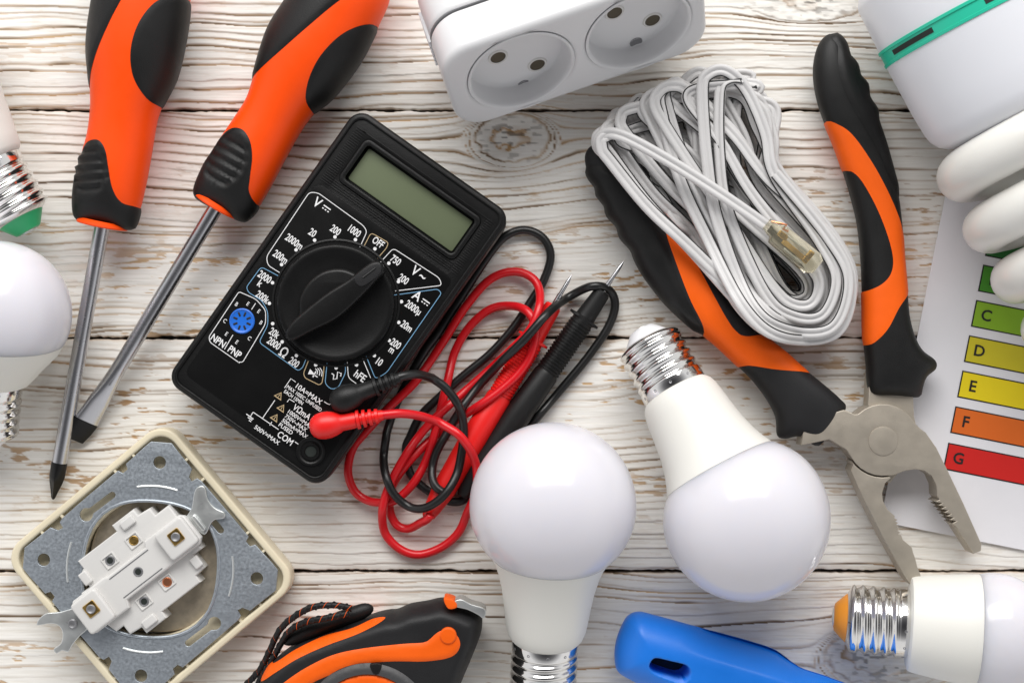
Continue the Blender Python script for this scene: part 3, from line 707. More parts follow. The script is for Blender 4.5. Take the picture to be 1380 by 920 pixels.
    txw('VΩmA', 639, 218.5, 27, 9.2); txw('1000V=MAX', 637, 228.2, 40, 5.6); txw('750V~MAX', 637, 235.4, 35, 5.6); txw('500mA=MAX', 637, 242.4, 41, 5.6); txw('FUSED', 637, 249.6, 21.5, 5.6)
    txw('COM', 643, 260.5, 23, 9.0); txw('500V=MAX', 612, 271.0, 40, 5.8)
    line([(398.5, 514.5), (392, 510), (383.5, 522.5)], sm=False); line([(437, 541), (444, 545.5), (450, 541.5)]); line([(397, 541.5), (390, 537.5), (387, 541.5)], sm=False)
    line([(422, 560.5), (427, 563.5)]); line([(397.5, 595), (402.5, 598.5)]); line([(370.5, 539), (354, 563)], sm=False); line([(341, 555), (375.5, 578.5)]); line([(341, 555), (337.5, 561)])
    line([(366.5, 568), (363.5, 573)]); line([(332, 557.5), (341.5, 564.5)], w=1.2); line([(334, 562), (340, 566)], w=1.2); line([(335.5, 566), (338.5, 568)], w=1.2)
    for x, y in ((376.5, 532.5), (380, 549), (371, 562)):
        c = ml(x, y, zt); q = 8; T = [(c[0], c[1]+q*.62), (c[0]-q*.72, c[1]-q*.55), (c[0]+q*.72, c[1]-q*.55)]
        v = prism(T, zt-.2, zt+.3, .02, [[(c[0]+(p[0]-c[0])*.68, c[1]-.2+(p[1]-c[1])*.66) for p in T]]); v2 = prism(rrect(c[0], c[1]-.6, .9, 3.6, .2, 1), zt-.2, zt+.3, .02)
        M('warning_symbol', mm(join(v, v2)), tanink, root, smooth=False)
    M('white_printing', mm(join(*W)), whiteink, root, smooth=False); M('blue_printing', mm(join(*Bl)), blueink, root, smooth=False); M('tan_outline', mm(join(*Tn)), tanink, root, smooth=False)
multimeter()

# ------------------------------------------------------------------ test leads
def stack(seg, prior, rad=6, thr=11.5, inc=11.5, z0=7):
    """lift a new run of cable over everything already lying there"""
    P = spline(seg, 4.0); n = len(P); z = np.full(n, float(z0))
    pr = np.array(prior) if len(prior) else np.zeros((0, 3)); mine = []
    for i in range(n):
        if len(pr):
            d = np.hypot(pr[:, 0]-P[i, 0], pr[:, 1]-P[i, 1]); m = d < thr
            if m.any(): z[i] = max(z[i], (pr[m, 2]+inc*np.sqrt(1-(d[m]/thr)**2*.75)).max())
        if i > 12 and len(mine) > 12:
            q = np.array(mine[:i-12]); d = np.hypot(q[:, 0]-P[i, 0], q[:, 1]-P[i, 1]); m = d < thr
            if m.any(): z[i] = max(z[i], (q[m, 2]+inc*np.sqrt(1-(d[m]/thr)**2*.75)).max())
        z[i] = min(z[i], 62); mine.append((P[i, 0], P[i, 1], z[i]))
    k = 3; zm = np.array([z[max(0, i-k):i+k+1].max() for i in range(n)])
    ker = np.hanning(13); ker /= ker.sum(); zp = np.pad(zm, 6, mode='edge'); zs_ = np.convolve(zp, ker, 'valid')
    return np.c_[P[:, :2], zs_]
Bmid = [(720, 567), (690, 600), (665, 625), (640, 655), (627, 672), (610, 676), (590, 668), (570, 656), (552, 636), (547, 605), (553, 588), (567, 560), (593, 534), (627, 504), (660, 477), (690, 444), (713, 410), (733, 377), (742, 344), (731, 320), (707, 310), (682, 318), (660, 342), (625, 395), (593, 445), (573, 472), (553, 507), (533, 547), (521, 583)]
Rmain = [(580, 693), (576, 699), (567, 704), (550, 712), (535, 707), (526, 690), (525, 665), (532, 648), (548, 625), (572, 600), (605, 572), (640, 550), (673, 527), (700, 502), (716, 475), (722, 442), (710, 419), (687, 412), (660, 417), (633, 440), (613, 474), (603, 514), (593, 555), (580, 605), (567, 635), (552, 657), (532, 674), (512, 677), (493, 673), (477, 660), (469, 635), (475, 605), (490, 585), (525, 548), (560, 514), (593, 467), (627, 414), (660, 377), (693, 366), (720, 377), (728, 404), (717, 440), (693, 467), (653, 504), (605, 546), (575, 575), (550, 608), (530, 643), (519, 670), (515, 695), (520, 720), (540, 740), (565, 747), (595, 737), (618, 717), (630, 690)]
Bfirst = [(600, 665), (587, 655), (582, 638), (587, 612), (603, 582), (617, 558), (640, 526), (673, 490), (707, 457), (740, 420), (767, 400), (797, 386), (820, 390), (829, 410), (820, 440), (793, 480), (760, 520), (720, 567)]
Blast = [(521, 583), (517, 622), (525, 655), (540, 675), (560, 685), (580, 681), (600, 665), (615, 640), (622, 610), (625, 577), (619, 549), (602, 524), (582, 509)]
Rlast = [(630, 690), (641, 665), (643, 637), (639, 618), (630, 600), (615, 583), (590, 568)]
def probe_line(a, b, r, n=30): return [(a[0]+(b[0]-a[0])*t, a[1]+(b[1]-a[1])*t, r) for t in np.linspace(0, 1, n)]
prior = []
for off in (-7, 0, 7): prior += [(x+off*.85, y+off*.5, 26) for x, y, z in probe_line((735, 425), (580, 692), 1)]+[(x+off*.85, y+off*.5, 26) for x, y, z in probe_line((808, 400), (640, 640), 1)]
segs = {}
for nm, sg in (('Bm', Bmid), ('R', Rmain), ('Bf', Bfirst), ('Bl', Blast), ('Rl', Rlast)):
    q = stack(sg, prior if nm != 'Bm' else []); segs[nm] = q; prior += [tuple(p) for p in q]
def lead(label, col, cable, plug_c, plug_d, z_cap, tip, guard, end, colm, wm):
    root = thing('test_lead', label, 'test lead', U(plug_c[0], plug_c[1], 0), 'test leads plugged into the multimeter')
    P = np.array([U(p[0], p[1], p[2]) for p in cable]); M('cable', tube(P, 5.8, 14), colm, root, angle=None)
    # plug: flattened cap, neck with strain relief rings
    c = U(*plug_c, z_cap); e = U(*plug_d, z_cap-1); d = (e-c)/np.linalg.norm(e-c); L = np.linalg.norm(e-c)
    d_, x, y = frame(d)
    def flat(s, r, a): return r
    prof = [(-20, 1), (-19, 7), (-16, 12), (-10, 16), (-2, 17.6), (6, 17.2), (13, 15.5), (19, 13), (22, 11.2), (L-34, 10.6), (L-30, 10)]
    pl = M('plug', lathe(prof, c, d, 40), wm, root, angle=50)
    P_ = [(L-31, 7.6)]
    for k in range(4):
        s = L-30+k*8; P_ += [(s, 7.4), (s+.8, 12.4-k*.9), (s+4.4, 12.2-k*.9), (s+5.2, 7.2)]
    P_ += [(L+5, 6.6)]
    M('strain_relief', lathe(P_, c, d, 32), wm, pl, angle=30)
    M('plug_stem', lathe([(-14, 11), (-2, 11.4), (0, 11.4)], c, np.array([0, 0, 1.0]), 24), wm, pl)
    # probe
    t = U(*tip[0], 20); f = U(*tip[1], 20); g = U(*guard, 20); b = U(*end, 18)
    d = (b-f)/np.linalg.norm(b-f); sg = np.dot(g-f, d); Lb = np.linalg.norm(b-f); Lt = np.linalg.norm(t-f)
    prof = [(0, 4), (1.2, 9.5), (4, 11.5), (sg-8, 13.2), (sg-1, 13.8), (sg, 22), (sg+3.0, 22), (sg+4.0, 15)]
    s = sg+8
    while s < sg+84: prof += [(s, 15.0), (s+.7, 16.3), (s+2.8, 16.3), (s+3.5, 15.0)]; s += 4.4
    prof += [(s+4, 17), (sg+(Lb-sg)*.55, 18.5), (Lb-45, 16), (Lb-12, 11), (Lb-4, 9), (Lb, 6.2)]
    h = M('probe_handle', lathe(prof, f, d, 36, lambda s, r, a: r if not (sg-1 < s < sg+4) else (r*(.68+.32*abs(math.cos(a))**3))), wm, root, angle=30)
    M('probe_tip', lathe([(-2, 3.6), (Lt*.35, 3.5), (Lt*.36, 2.8), (Lt*.8, 2.6), (Lt, .4)], f, -d, 20), steel, root)
    return root
zc = ZT+14
def drop(seg, ztop):
    """last run of cable climbs from the table to the plug on the meter"""
    return seg
capR = spline([(590, 568, segs['Rl'][-1][2]+24), (565, 560, 80), (540, 557, 96), (515, 559, zc-1), (505, 560, zc-1)], 4)
rl = segs['Rl'].copy(); rl[:, 2] += 24*sstep(np.linspace(0, 1, len(rl)))
cableR = np.vstack([segs['R'][:-1], rl[:-1], capR])
capB = spline([(582, 509, segs['Bl'][-1][2]+30), (562, 504, 88), (542, 507, zc-2), (530, 511, zc-1)], 4)
bl = segs['Bl'].copy(); bl[:, 2] += 30*sstep((np.linspace(0, 1, len(bl))-.7)/.3)
cableB = np.vstack([segs['Bf'][:-1], segs['Bm'][:-1], bl[:-1], capB])
def smz(P, w=9):
    k = np.hanning(w+2)[1:-1]; k /= k.sum(); z = np.convolve(np.pad(P[:, 2], w//2, mode='edge'), k, 'valid'); Q = P.copy(); Q[:, 2] = z; return Q
lead('black test lead with a black probe, its plug in the meter above the red plug', 'black', smz(cableB), (465, 537), (534, 511), zc, ((839, 351), (813, 392)), (790, 430), (622, 668), blackc, rubber)
lead('red test lead with a red probe, coiled loosely beside the multimeter', 'red', smz(cableR), (438, 573), (511, 560), zc, ((771, 371), (747, 410)), (722, 458), (575, 698), redc, redp)

# ------------------------------------------------------------------ pliers
def pliers():
    root = thing('pliers', 'open combination pliers with black and orange handles and satin steel jaws', 'pliers', U(1160, 500, 0))
    HL = [(796, 197), (788, 212), (793, 236), (804, 252), (806, 263), (816, 276), (820, 290), (833, 305), (838, 320), (852, 336), (858, 351), (870, 372), (898, 408), (930, 438), (962, 464), (990, 490), (1012, 511), (1032, 537), (1045, 562), (1047, 586), (1058, 591), (1078, 588), (1098, 600), (1108, 597), (1121, 576), (1140, 550), (1132, 537), (1113, 520), (1087, 499), (1060, 475), (1034, 454), (1005, 425), (975, 388), (945, 345), (918, 306), (895, 268), (878, 236), (862, 212), (835, 198), (812, 195)]
    OL = [(892, 278), (903, 300), (930, 346), (958, 398), (976, 430), (988, 446), (1001, 453), (1036, 452), (1064, 472), (1096, 501), (1075, 500), (1040, 497), (1005, 492), (982, 496), (950, 470), (946, 442), (926, 402), (906, 350), (894, 312)]
    RL = [(790, 225), (815, 228), (845, 240), (868, 268), (884, 300), (900, 345), (918, 395), (938, 432), (945, 450), (900, 440), (840, 350), (790, 290), (770, 240)]
    zmid = 34
    def grip(X, Y): return 0*X
    R = Relief(HL, zmid, g=4.5, cap=31, zs=.95, patches=[OL, RL])
    h = M('handle', R.body(), rubber2, root, angle=None)
    M('grip_inset', R.patch(1, .5, 2), orange2, h, angle=None); M('ridged_grip', R.patch(2, 3.2, 9), rubber, h, angle=None)
    HR = [(1113, 48), (1103, 60), (1097, 80), (1096, 105), (1101, 135), (1112, 168), (1122, 192), (1135, 228), (1146, 264), (1155, 302), (1160, 350), (1162, 400), (1163, 450), (1167, 490), (1169, 521), (1176, 532), (1205, 533), (1238, 535), (1243, 522), (1248, 508), (1261, 497), (1260, 485), (1242, 471), (1232, 452), (1225, 425), (1222, 388), (1218, 345), (1216, 312), (1211, 268), (1203, 236), (1191, 193), (1181, 163), (1180, 149), (1169, 133), (1167, 115), (1157, 104), (1153, 88), (1143, 76), (1139, 61), (1131, 50), (1122, 46)]
    OR = [(1110, 168), (1126, 172), (1145, 188), (1170, 224), (1190, 260), (1207, 296), (1218, 322), (1240, 350), (1240, 385), (1222, 396), (1206, 414), (1192, 440), (1180, 455), (1166, 465), (1145, 460), (1145, 400), (1164, 393), (1182, 384), (1194, 370), (1197, 350), (1190, 320), (1175, 282), (1156, 247), (1143, 233), (1133, 230), (1118, 215)]
    RR = [(1118, 52), (1125, 66), (1124, 90), (1128, 115), (1140, 145), (1160, 178), (1180, 212), (1196, 245), (1225, 280), (1230, 200), (1200, 130), (1170, 70), (1135, 35)]
    R = Relief(HR, zmid, g=4.5, cap=31, zs=1.0, patches=[OR, RR])
    h = M('handle', R.body(), rubber, root, angle=None)
    M('grip_inset', R.patch(1, .5, 2), orange2, h, angle=None); M('ridged_grip', R.patch(2, 3.0, 7), rubber, h, angle=None)
    z1 = 53
    teeth = []
    for i in range(6):
        t = i/6.; x = 1262+(1285-1262)*t; y = 673+(706-673)*t; teeth += [(x+5.0, y+.5), (x+1.5, y+5.5)] if i % 1 == 0 else []
    top = [(1085, 566), (1138, 552), (1152, 558)]
    for a in range(226, 331, 13): top.append((1190+48*math.cos(math.radians(a)), 592+48*math.sin(math.radians(a))))
    top += [(1240, 577), (1248, 583), (1262, 603), (1277, 633), (1298, 677), (1323, 733), (1322, 742), (1312, 746), (1288, 709)]
    for i in range(7):
        t = i/6.; x = 1286+(1263-1286)*t; y = 704+(675-704)*t; top += [(x-2.4, y+1), (x+3.2, y-2.2)]
    top += [(1263, 668), (1262, 654), (1256, 641), (1246, 634), (1234, 632), (1220, 634), (1204, 640)]
    for a in range(80, 161, 12): top.append((1190+49*math.cos(math.radians(a)), 592+49*math.sin(math.radians(a))))
    top += [(1141, 606), (1118, 592), (1080, 600)]
    j1 = M('jaw', prism_px(top, 14, z1, 1.3, zr=z1, smooth=False), jawm, root, angle=25)
    low = [(1174, 505), (1228, 505), (1230, 560), (1238, 590), (1225, 625), (1201, 642), (1193, 650), (1189, 664), (1190, 674), (1196, 686), (1206, 695)]
    for i in range(6): t = i/5.; low += [(1206+5*t, 698+21*t), (1209.5+5*t, 700.5+21*t)]
    low += [(1217, 727), (1229, 737), (1231, 745), (1234, 753), (1236, 762), (1240, 772), (1244, 785), (1241, 789), (1228, 788), (1221, 779), (1192, 728), (1163, 671), (1147, 634), (1151, 625), (1165, 600), (1172, 560)]
    lowp = smoothclosed(low, 30)
    # lower jaw: full height in front of the pivot disc, cut down beneath it
    jw = [p for p in low]
    front = [(1201, 643.5), (1193, 651), (1189, 664), (1190, 674), (1196, 686), (1206, 695)]
    for i in range(6): t = i/5.; front += [(1206+5*t, 698+21*t), (1209.8+5*t, 700.2+21*t)]
    front += [(1217, 727), (1229, 737), (1231, 745), (1234, 753), (1236, 762), (1240, 772), (1244, 785), (1241, 789), (1228, 788), (1221, 779), (1192, 728), (1163, 671), (1147, 634), (1150, 626)]
    for a in range(146, 79, -11): front.append((1190+51*math.cos(math.radians(a)), 592+51*math.sin(math.radians(a))))
    j2 = M('jaw', prism_px(front, 14, z1-1.5, 1.3, zr=z1-1.5, smooth=False), jawm, root, angle=25)
    M('jaw_neck', prism_px([(1172, 500), (1229, 500), (1232, 560), (1240, 600), (1200, 650), (1150, 640), (1168, 590)], 12, 40, 1.3, zr=40, smooth=False), jawm, j2, angle=25)
    M('pivot', lathe([(z1-2, 21.5), (z1+.1, 21.2), (z1-.9, 20.2), (z1-.9, 19.6), (z1+.9, 18.8), (z1+1.4, 16), (z1+1.7, .5)], U(1190, 594, z1)*np.array([1, 1, 0]), (0, 0, 1), 48), jawm, root, angle=20)
pliers()

# ------------------------------------------------------------------ coil of white wire
def coil():
    root = thing('wire_coil', 'bundle of white two core wire with a thin black stripe, lying over the pliers', 'wire coil', U(990, 280, 0))
    a = np.array([.66, .75]); nL = np.array([-.75, .66]); Mid = np.array([985, 285.]); Low = np.array([1058, 368.]); Ce = np.array([1072, 384.])
    hl = np.array([(800, 205), (850, 280), (900, 350), (960, 420), (1030, 480), (1090, 560)], float)
    tips = [(930, 108), (848, 146), (1002, 112), (876, 222), (905, 112), (826, 160), (1012, 128), (806, 184), (856, 136), (996, 100), (812, 190), (876, 128), (880, 236),
            (960, 104), (816, 174), (938, 98), (968, 94), (840, 152), (1006, 112), (900, 116)]
    P = []; edge_on = []
    r_ = random.Random(5); n = len(tips)
    tips += [(948, 112), (894, 118), (830, 168), (990, 106)]; n = len(tips)
    order = [20, 22, 0, 7, 3, 12, 5, 9, 1, 14, 8, 18, 10, 2, 6, 15, 13, 17, 11, 4, 19, 21, 23, 16]
    for i, q_ in enumerate(order):
        tip = np.array(tips[q_], float); z = 11+i*3.0; tr = 17+r_.uniform(-2, 7)+(7 if q_ in (0, 2, 15) else 0)
        w = 15+70*((i*7+3) % 24)/23.0; j = lambda s_=2.5: np.array([r_.uniform(-s_, s_), r_.uniform(-s_, s_)])
        td = Mid-tip; td /= np.linalg.norm(td); tn = np.array([-td[1], td[0]])
        if tn@nL < 0: tn = -tn
        b0 = float((tip-Mid)@nL)                       # side of the bundle this tip is on
        wl_ = np.clip(w*.72+b0*.30+r_.uniform(-16, 12), -20, 74); wr = np.clip(w*.75-b0*.30+r_.uniform(-14, 14), -24, 84)
        mL = Mid+nL*wl_; mR = Mid-nL*wr; tc = tip+td*tr
        arc = [tc+tr*(-td*math.cos(q)+tn*math.sin(q)) for q in np.radians([-90, -45, 0, 45, 90])]; zt_ = [0]*14
        qL = (arc[4]*.5+mL*.5)+tn*min(6, tr*.5)+j(); qR = (arc[0]*.5+mR*.5)-tn*min(6, tr*.5)+j()
        wl2 = wl_*.3+w*.7; wr2 = wr*.3+w*.7
        pts = arc[1:]+[qL, mL+j(2), Low+nL*wl2+j(2), Ce+nL*wl2*.80+a*w*.50, Ce+a*w*1.0, Ce-nL*wr2*.76+a*w*.55, Low-nL*wr2+j(2), mR+j(2), qR, arc[0]]
        for k_, p in enumerate(pts): P.append((p[0], p[1], z)); edge_on.append(0.25 if k_ in (7, 8, 9) else 0.0)
    # tail ends towards the connector
    P = P[:-2]; edge_on = edge_on[:-2]
    Q = spline(P, 4.0)
    kk = np.hanning(9)[1:-1]; kk /= kk.sum()
    for c_ in (0, 1): Q[:, c_] = np.convolve(np.pad(Q[:, c_], 3, mode='edge'), kk, 'valid')
    dh = polydist(Q, hl, closed=False); low_ = 54*sstep((62-dh)/36); Q[:, 2] = Q[:, 2]*(1-.25*low_/54)+low_*.95
    Pa = np.array(P); eo = np.array(edge_on); EO = []
    for i_ in range(len(Pa)-1):
        m_ = max(1, int(round(np.linalg.norm((Pa[i_+1]-Pa[i_])[:2])/4.0)))
        EO += list(eo[i_]+(eo[i_+1]-eo[i_])*np.arange(m_)/m_)
    EO.append(0); EO = np.array(EO)[:len(Q)]; EO = np.convolve(np.pad(EO, 3, mode='edge'), np.ones(7)/7, 'valid')
    rolls = (.30*np.sin(np.arange(len(Q))/61.)+.28*np.sin(np.arange(len(Q))/37.+1))*(1-EO)+EO*math.radians(80)
    W = np.array([U(*p) for p in Q])
    r = 3.95; sec = []
    for sg_ in (1, -1):
        for k in range(11):
            t = math.radians(-150+30*k)+(0 if sg_ == 1 else math.pi); sec.append((sg_*3.85+r*math.cos(t), r*math.sin(t)))
    M('cable', sweep(W, sec, rolls=rolls), wire, root, angle=50)
    so = [(7.35+.95*math.cos(q), 2.0+.95*math.sin(q)) for q in np.linspace(0, 2*math.pi, 7)[:-1]]
    M('stripe', sweep(W, so, rolls=rolls), stripe, root, angle=None)
    tl_ = np.array([U(*p) for p in spline([(848, 222, 62), (818, 208, 70), (806, 192, 78), (818, 180, 88), (845, 186, 96), (900, 216, 99), (960, 254, 99), (1010, 288, 97), (1036, 307, 95)], 4)])
    ce = M('cable_end', sweep(tl_, sec, rolls=.2*np.sin(np.arange(len(tl_))/20.)), wire, root, angle=60)
    # clear plastic connector with metal contacts
    cO = U(1066, 332, 88); ang = math.radians(-40); ex = np.array([math.cos(ang), math.sin(ang), 0]); ey = np.array([-math.sin(ang), math.cos(ang), 0])
    b = prism([(-44, -8), (-30, -9), (-26, -15), (34, -16), (42, -10), (42, 10), (34, 15), (-26, 14), (-30, 9), (-44, 8)], -2, 16, 2.5)
    cn = M('connector', xf(b, cO, ex, ey, EZ), clearp, root, angle=30)
    M('contact', xf(join(prism(rrect(6, -3, 40, 7, 1.5, 3), 5, 9, 1), prism(rrect(24, 2, 8, 18, 1.5, 3), 4, 11, 1), prism(rrect(-18, 2, 14, 8, 1.5, 3), 5, 10, 1)), cO, ex, ey, EZ), brass, cn)
    M('contact', xf(join(prism(rrect(4, 6, 34, 3, 1, 3), 5, 11, .8), prism(rrect(8, -9.5, 30, 2, .8, 3), 5, 11, .6)), cO, ex, ey, EZ), brightz, cn)
    M('strand', tube([U(1040, 299, 101), U(1052, 301, 103), U(1060, 303, 102), U(1055, 309, 100), U(1062, 312, 99)], 1.6, 8), copper, cn)
coil()

# ------------------------------------------------------------------ printed energy label
def label_sheet():
    root = thing('paper_sheet', 'white sheet printed with coloured energy rating bars lettered C to G', 'paper', U(1300, 550, 0))
    A = math.radians(-11.3); ex = np.array([math.cos(A), math.sin(A), 0]); ey = np.array([-math.sin(A), math.cos(A), 0])
    O = U(1186, 702, 0); O[2] = 0
    W_, H_ = 420, 640
    n = 24; V = []; F = []
    for zz in (1.0, 2.2):
        for j in range(n+1):
            for i in range(n+1):
                x, y = W_*i/n, H_*j/n; V.append(O+ex*x+ey*y+EZ*(zz+.0))
    m = (n+1)*(n+1)
    for j in range(n):
        for i in range(n):
            a_ = j*(n+1)+i; F.append((m+a_, m+a_+1, m+a_+n+2, m+a_+n+1)); F.append((a_, a_+n+1, a_+n+2, a_+1))
    for i in range(n):
        F += [(i, i+1, m+i+1, m+i), (n*(n+1)+i, n*(n+1)+i+1, m+n*(n+1)+i+1, m+n*(n+1)+i), (i*(n+1), (i+1)*(n+1), m+(i+1)*(n+1), m+i*(n+1)), (i*(n+1)+n, (i+1)*(n+1)+n, m+(i+1)*(n+1)+n, m+i*(n+1)+n)]
    M('sheet', (np.array(V), F), paper, root, angle=30)
    cols = {'A': (.02, .16, .03), 'B': (.06, .28, .02), 'C': (.25, .46, .02), 'D': (.62, .53, .02), 'E': (.84, .66, .008), 'F': (.72, .14, .012), 'G': (.62, .012, .008)}
    tl = {'G': (1278, 596), 'F': (1287.5, 547), 'E': (1297, 499), 'D': (1306, 451.5), 'C': (1315.5, 404), 'B': (1325, 356.5), 'A': (1334.5, 309)}
    for k in 'ABCDEFG':
        P = U(*tl[k], 2.5)-O; x, y = P@ex, P@ey; hb = 36.5; Lb = {'A': 90, 'B': 120, 'C': 150, 'D': 190, 'E': 215, 'F': 240, 'G': 260}[k]
        fr = prism([(x, y), (x, y-hb), (x+Lb, y-hb), (x+Lb+18, y-hb/2), (x+Lb, y)][::-1], 2.15, 2.7, .05)
        b = M('bar_border', xf(fr, O*np.array([1, 1, 0]), ex, ey, EZ), blackink, root, smooth=False)
        q = 1.7; mt = mat('ink_'+k.lower(), cols[k], .5, var=.02)
        b2 = M('rating_bar', xf(prism([(x+q, y-q), (x+q, y-hb+q), (x+Lb-1, y-hb+q), (x+Lb+16, y-hb/2), (x+Lb-1, y-q)][::-1], 2.75, 3.2, .05), O*np.array([1, 1, 0]), ex, ey, EZ), mt, b, smooth=False)
        v, f = text_mesh(k, 21, .4, 1.0, .35); v = v+np.array([x+17.5, y-hb/2-.5, 3.5]); M('letter', xf((v, f), O*np.array([1, 1, 0]), ex, ey, EZ), blackink, b, smooth=False)
label_sheet()

# ------------------------------------------------------------------ light switch seen from behind
def switch():
    c = (203, 766); root = thing('light_switch', 'cream light switch lying face down, its metal mounting plate and terminals showing', 'light switch', U(*c, 0))
    A = math.radians(-5.0)   # diagonal frame
    O = U(*c, 40); O[2] = 0; k = (H-40)/H
    dx = np.array([math.cos(A), math.sin(A), 0]); dy = np.array([-math.sin(A), math.cos(A), 0])
    q = math.radians(45); sx = dx*math.cos(q)+dy*math.sin(q); sy = -dx*math.sin(q)+dy*math.cos(q)
    Sd = 286*k
    fr = M('frame', xf(prism(rrect(0, 0, Sd, Sd, 30, 8), 3, 40, 3.5, [rrect(0, 0, Sd-20, Sd-20, 22, 8)]), O, sx, sy, EZ), cream, root)
    M('frame_floor', xf(prism(rrect(0, 0, Sd-14, Sd-14, 24, 8), 2, 27, 1, [ring(0, 0, 92, 40)]), O, sx, sy, EZ), cream, fr)
    for t in range(4):
        ca, sa = math.cos(t*math.pi/2), math.sin(t*math.pi/2)
        for off in (-78, -46, 46, 80):
            v, f = prism(rrect(Sd/2-13, off, 14, 3.4, .8, 2), 26, 38.5, .8); v = v.copy(); x, y = v[:, 0].copy(), v[:, 1].copy(); v[:, 0] = x*ca-y*sa; v[:, 1] = x*sa+y*ca; M('inner_rib', xf((v, f), O, sx, sy, EZ), cream, fr)
    # mounting plate (diagonal frame)
    qd = [(171, 14), (161, 24), (138, 45), (131, 42), (125, 48), (128, 55), (93, 90), (58, 124), (52, 127), (45, 122), (41, 128), (44, 139), (26, 158), (14, 171)]
    rot = lambda P, n: [(p[0], p[1]) if n == 0 else (-p[1], p[0]) if n == 1 else (-p[0], -p[1]) if n == 2 else (p[1], -p[0]) for p in P]
    out = []
    for n in range(4): out += rot(qd, n)
    hole = []
    for i in range(48):
        a = 2*math.pi*i/48; r = 95*(1-.035*math.cos(4*a)); hole.append((r*math.cos(a), r*math.sin(a)))
    hl = [hole]
    for n in range(4):
        p = rot([(144, 0)], n)[0]; hl.append(ring(p[0], p[1], 8.5, 20))
    def slot(cx, cy, L, w, a, bulb_=0):
        P = []; ca, sa = math.cos(a), math.sin(a)
        for i in range(9): t = math.pi/2+math.pi*i/8; P.append((-L/2+w/2*math.cos(t), w/2*math.sin(t)))
        if bulb_: P += [(L/2-9, -w/2)]; P += [(L/2+bulb_*math.cos(t), bulb_*math.sin(t)) for t in np.linspace(-2.4, 2.4, 14)]; P += [(L/2-9, w/2)]
        else:
            for i in range(9): t = -math.pi/2+math.pi*i/8; P.append((L/2+w/2*math.cos(t), w/2*math.sin(t)))
        return [(cx+x*ca-y*sa, cy+x*sa+y*ca) for x, y in P]
    hl.append(slot(-76, 80, 44, 9, math.radians(222), 9)); hl.append(slot(76, -80, 44, 9, math.radians(42), 9))
    hl.append(slot(84, 66, 16, 9, math.radians(-45))); hl.append(slot(-84, -66, 16, 9, math.radians(-45)))
    kp = [(p[0]*k, p[1]*k) for p in out]
    pl = M('mounting_plate', xf(prism(kp, 38, 42.5, .7, [[(x*k, y*k) for x, y in h] for h in hl]), O, dx, dy, EZ), zinc, root, angle=30)
    # rolled lip of the opening and pressed arcs
    lip = np.array([O+dx*x*k+dy*y*k+EZ*42 for x, y in hole]); M('plate_lip', sweep(lip, circ(2.4, 8), closed=True), zinc, pl, angle=None)
    for n in range(4):
        P = []
        for t in np.linspace(-14, 14, 12):
            a = math.radians(t+90*n); P.append(O+dx*112*k*math.cos(a)+dy*112*k*math.sin(a)+EZ*42.2)
        M('pressed_arc', tube(np.array(P), 1.7, 8), brightz, pl)
    # inner brownish metal cup
    M('inner_cup', xf(prism([(p[0]*.97*k, p[1]*.97*k) for p in hole], 10, 20, 2), O, dx, dy, EZ), mat('dull_cup', (.50, .43, .33), .42, .5, var=.3, vscale=120, rvar=.1), root)
    # plastic mechanism: local x runs up right at 38 degrees
    B = math.radians(37.5); mx = np.array([math.cos(B), math.sin(B), 0]); my = np.array([-math.sin(B), math.cos(B), 0]); Om = U(187, 770, 60); Om[2] = 0
    base = [(-80, -22), (-80, 24), (-66, 24), (-66, 44), (-58, 48), (-58, 60), (6, 60), (6, 70), (42, 70), (42, 60), (60, 58), (60, 46), (82, 46), (82, -26), (68, -26), (68, -48), (54, -50), (54, -60), (-10, -60), (-10, -70), (-44, -70), (-44, -60), (-62, -58), (-62, -44), (-74, -44)]
    mb = M('mechanism', xf(prism(base, 20, 52, 3), Om, mx, my, EZ), wplast2, root, angle=30)
    pcs = [prism([(-92, -30), (-98, -24), (-98, 16), (-92, 22), (-40, 22), (-36, 20), (26, 20), (30, 27), (86, 27), (92, 21), (92, -14), (86, -20), (38, -20), (34, -20), (-34, -20), (-38, -30), (-42, -30)], 48, 62, 3),
           prism(rrect(-76, -5, 40, 48, 5, 4), 60, 72, 3), prism(rrect(68, 4, 44, 42, 5, 4), 60, 72, 3), prism(rrect(-62, 36, 12, 18, 2, 3), 50, 57, 2), prism(rrect(26, 60, 20, 12, 2, 3), 50, 57, 2), prism(rrect(-30, -60, 20, 12, 2, 3), 50, 57, 2), prism(rrect(66, -36, 12, 16, 2, 3), 50, 57, 2)]
    M('mechanism_ridge', xf(join(*pcs), Om, mx, my, EZ), wplast2, mb, angle=30)
    M('ridge_groove', xf(join(prism(rrect(-4, 15.5, 64, 1.4, .5, 2), 60, 62.6, .3), prism(rrect(-4, -15.0, 64, 1.4, .5, 2), 60, 62.6, .3)), Om, mx, my, EZ), greyd, mb)
    inv = lambda px, py, z: ((U(px, py, z)-Om)@mx, (U(px, py, z)-Om)@my)
    for (px, py) in ((123, 820), (237, 723)):
        x, y = inv(px, py, 73)
        t = M('terminal', xf(prism(rrect(x, y, 17, 18, 1.5, 3), 62, 74, .8), Om, mx, my, EZ), brass, root, angle=30)
        M('terminal_screw', lathe([(73, 6.2), (75.4, 6), (75.8, 5.0), (74.8, 3.4), (74.6, .4)], Om+mx*x+my*y, EZ, 24), greyd, t)
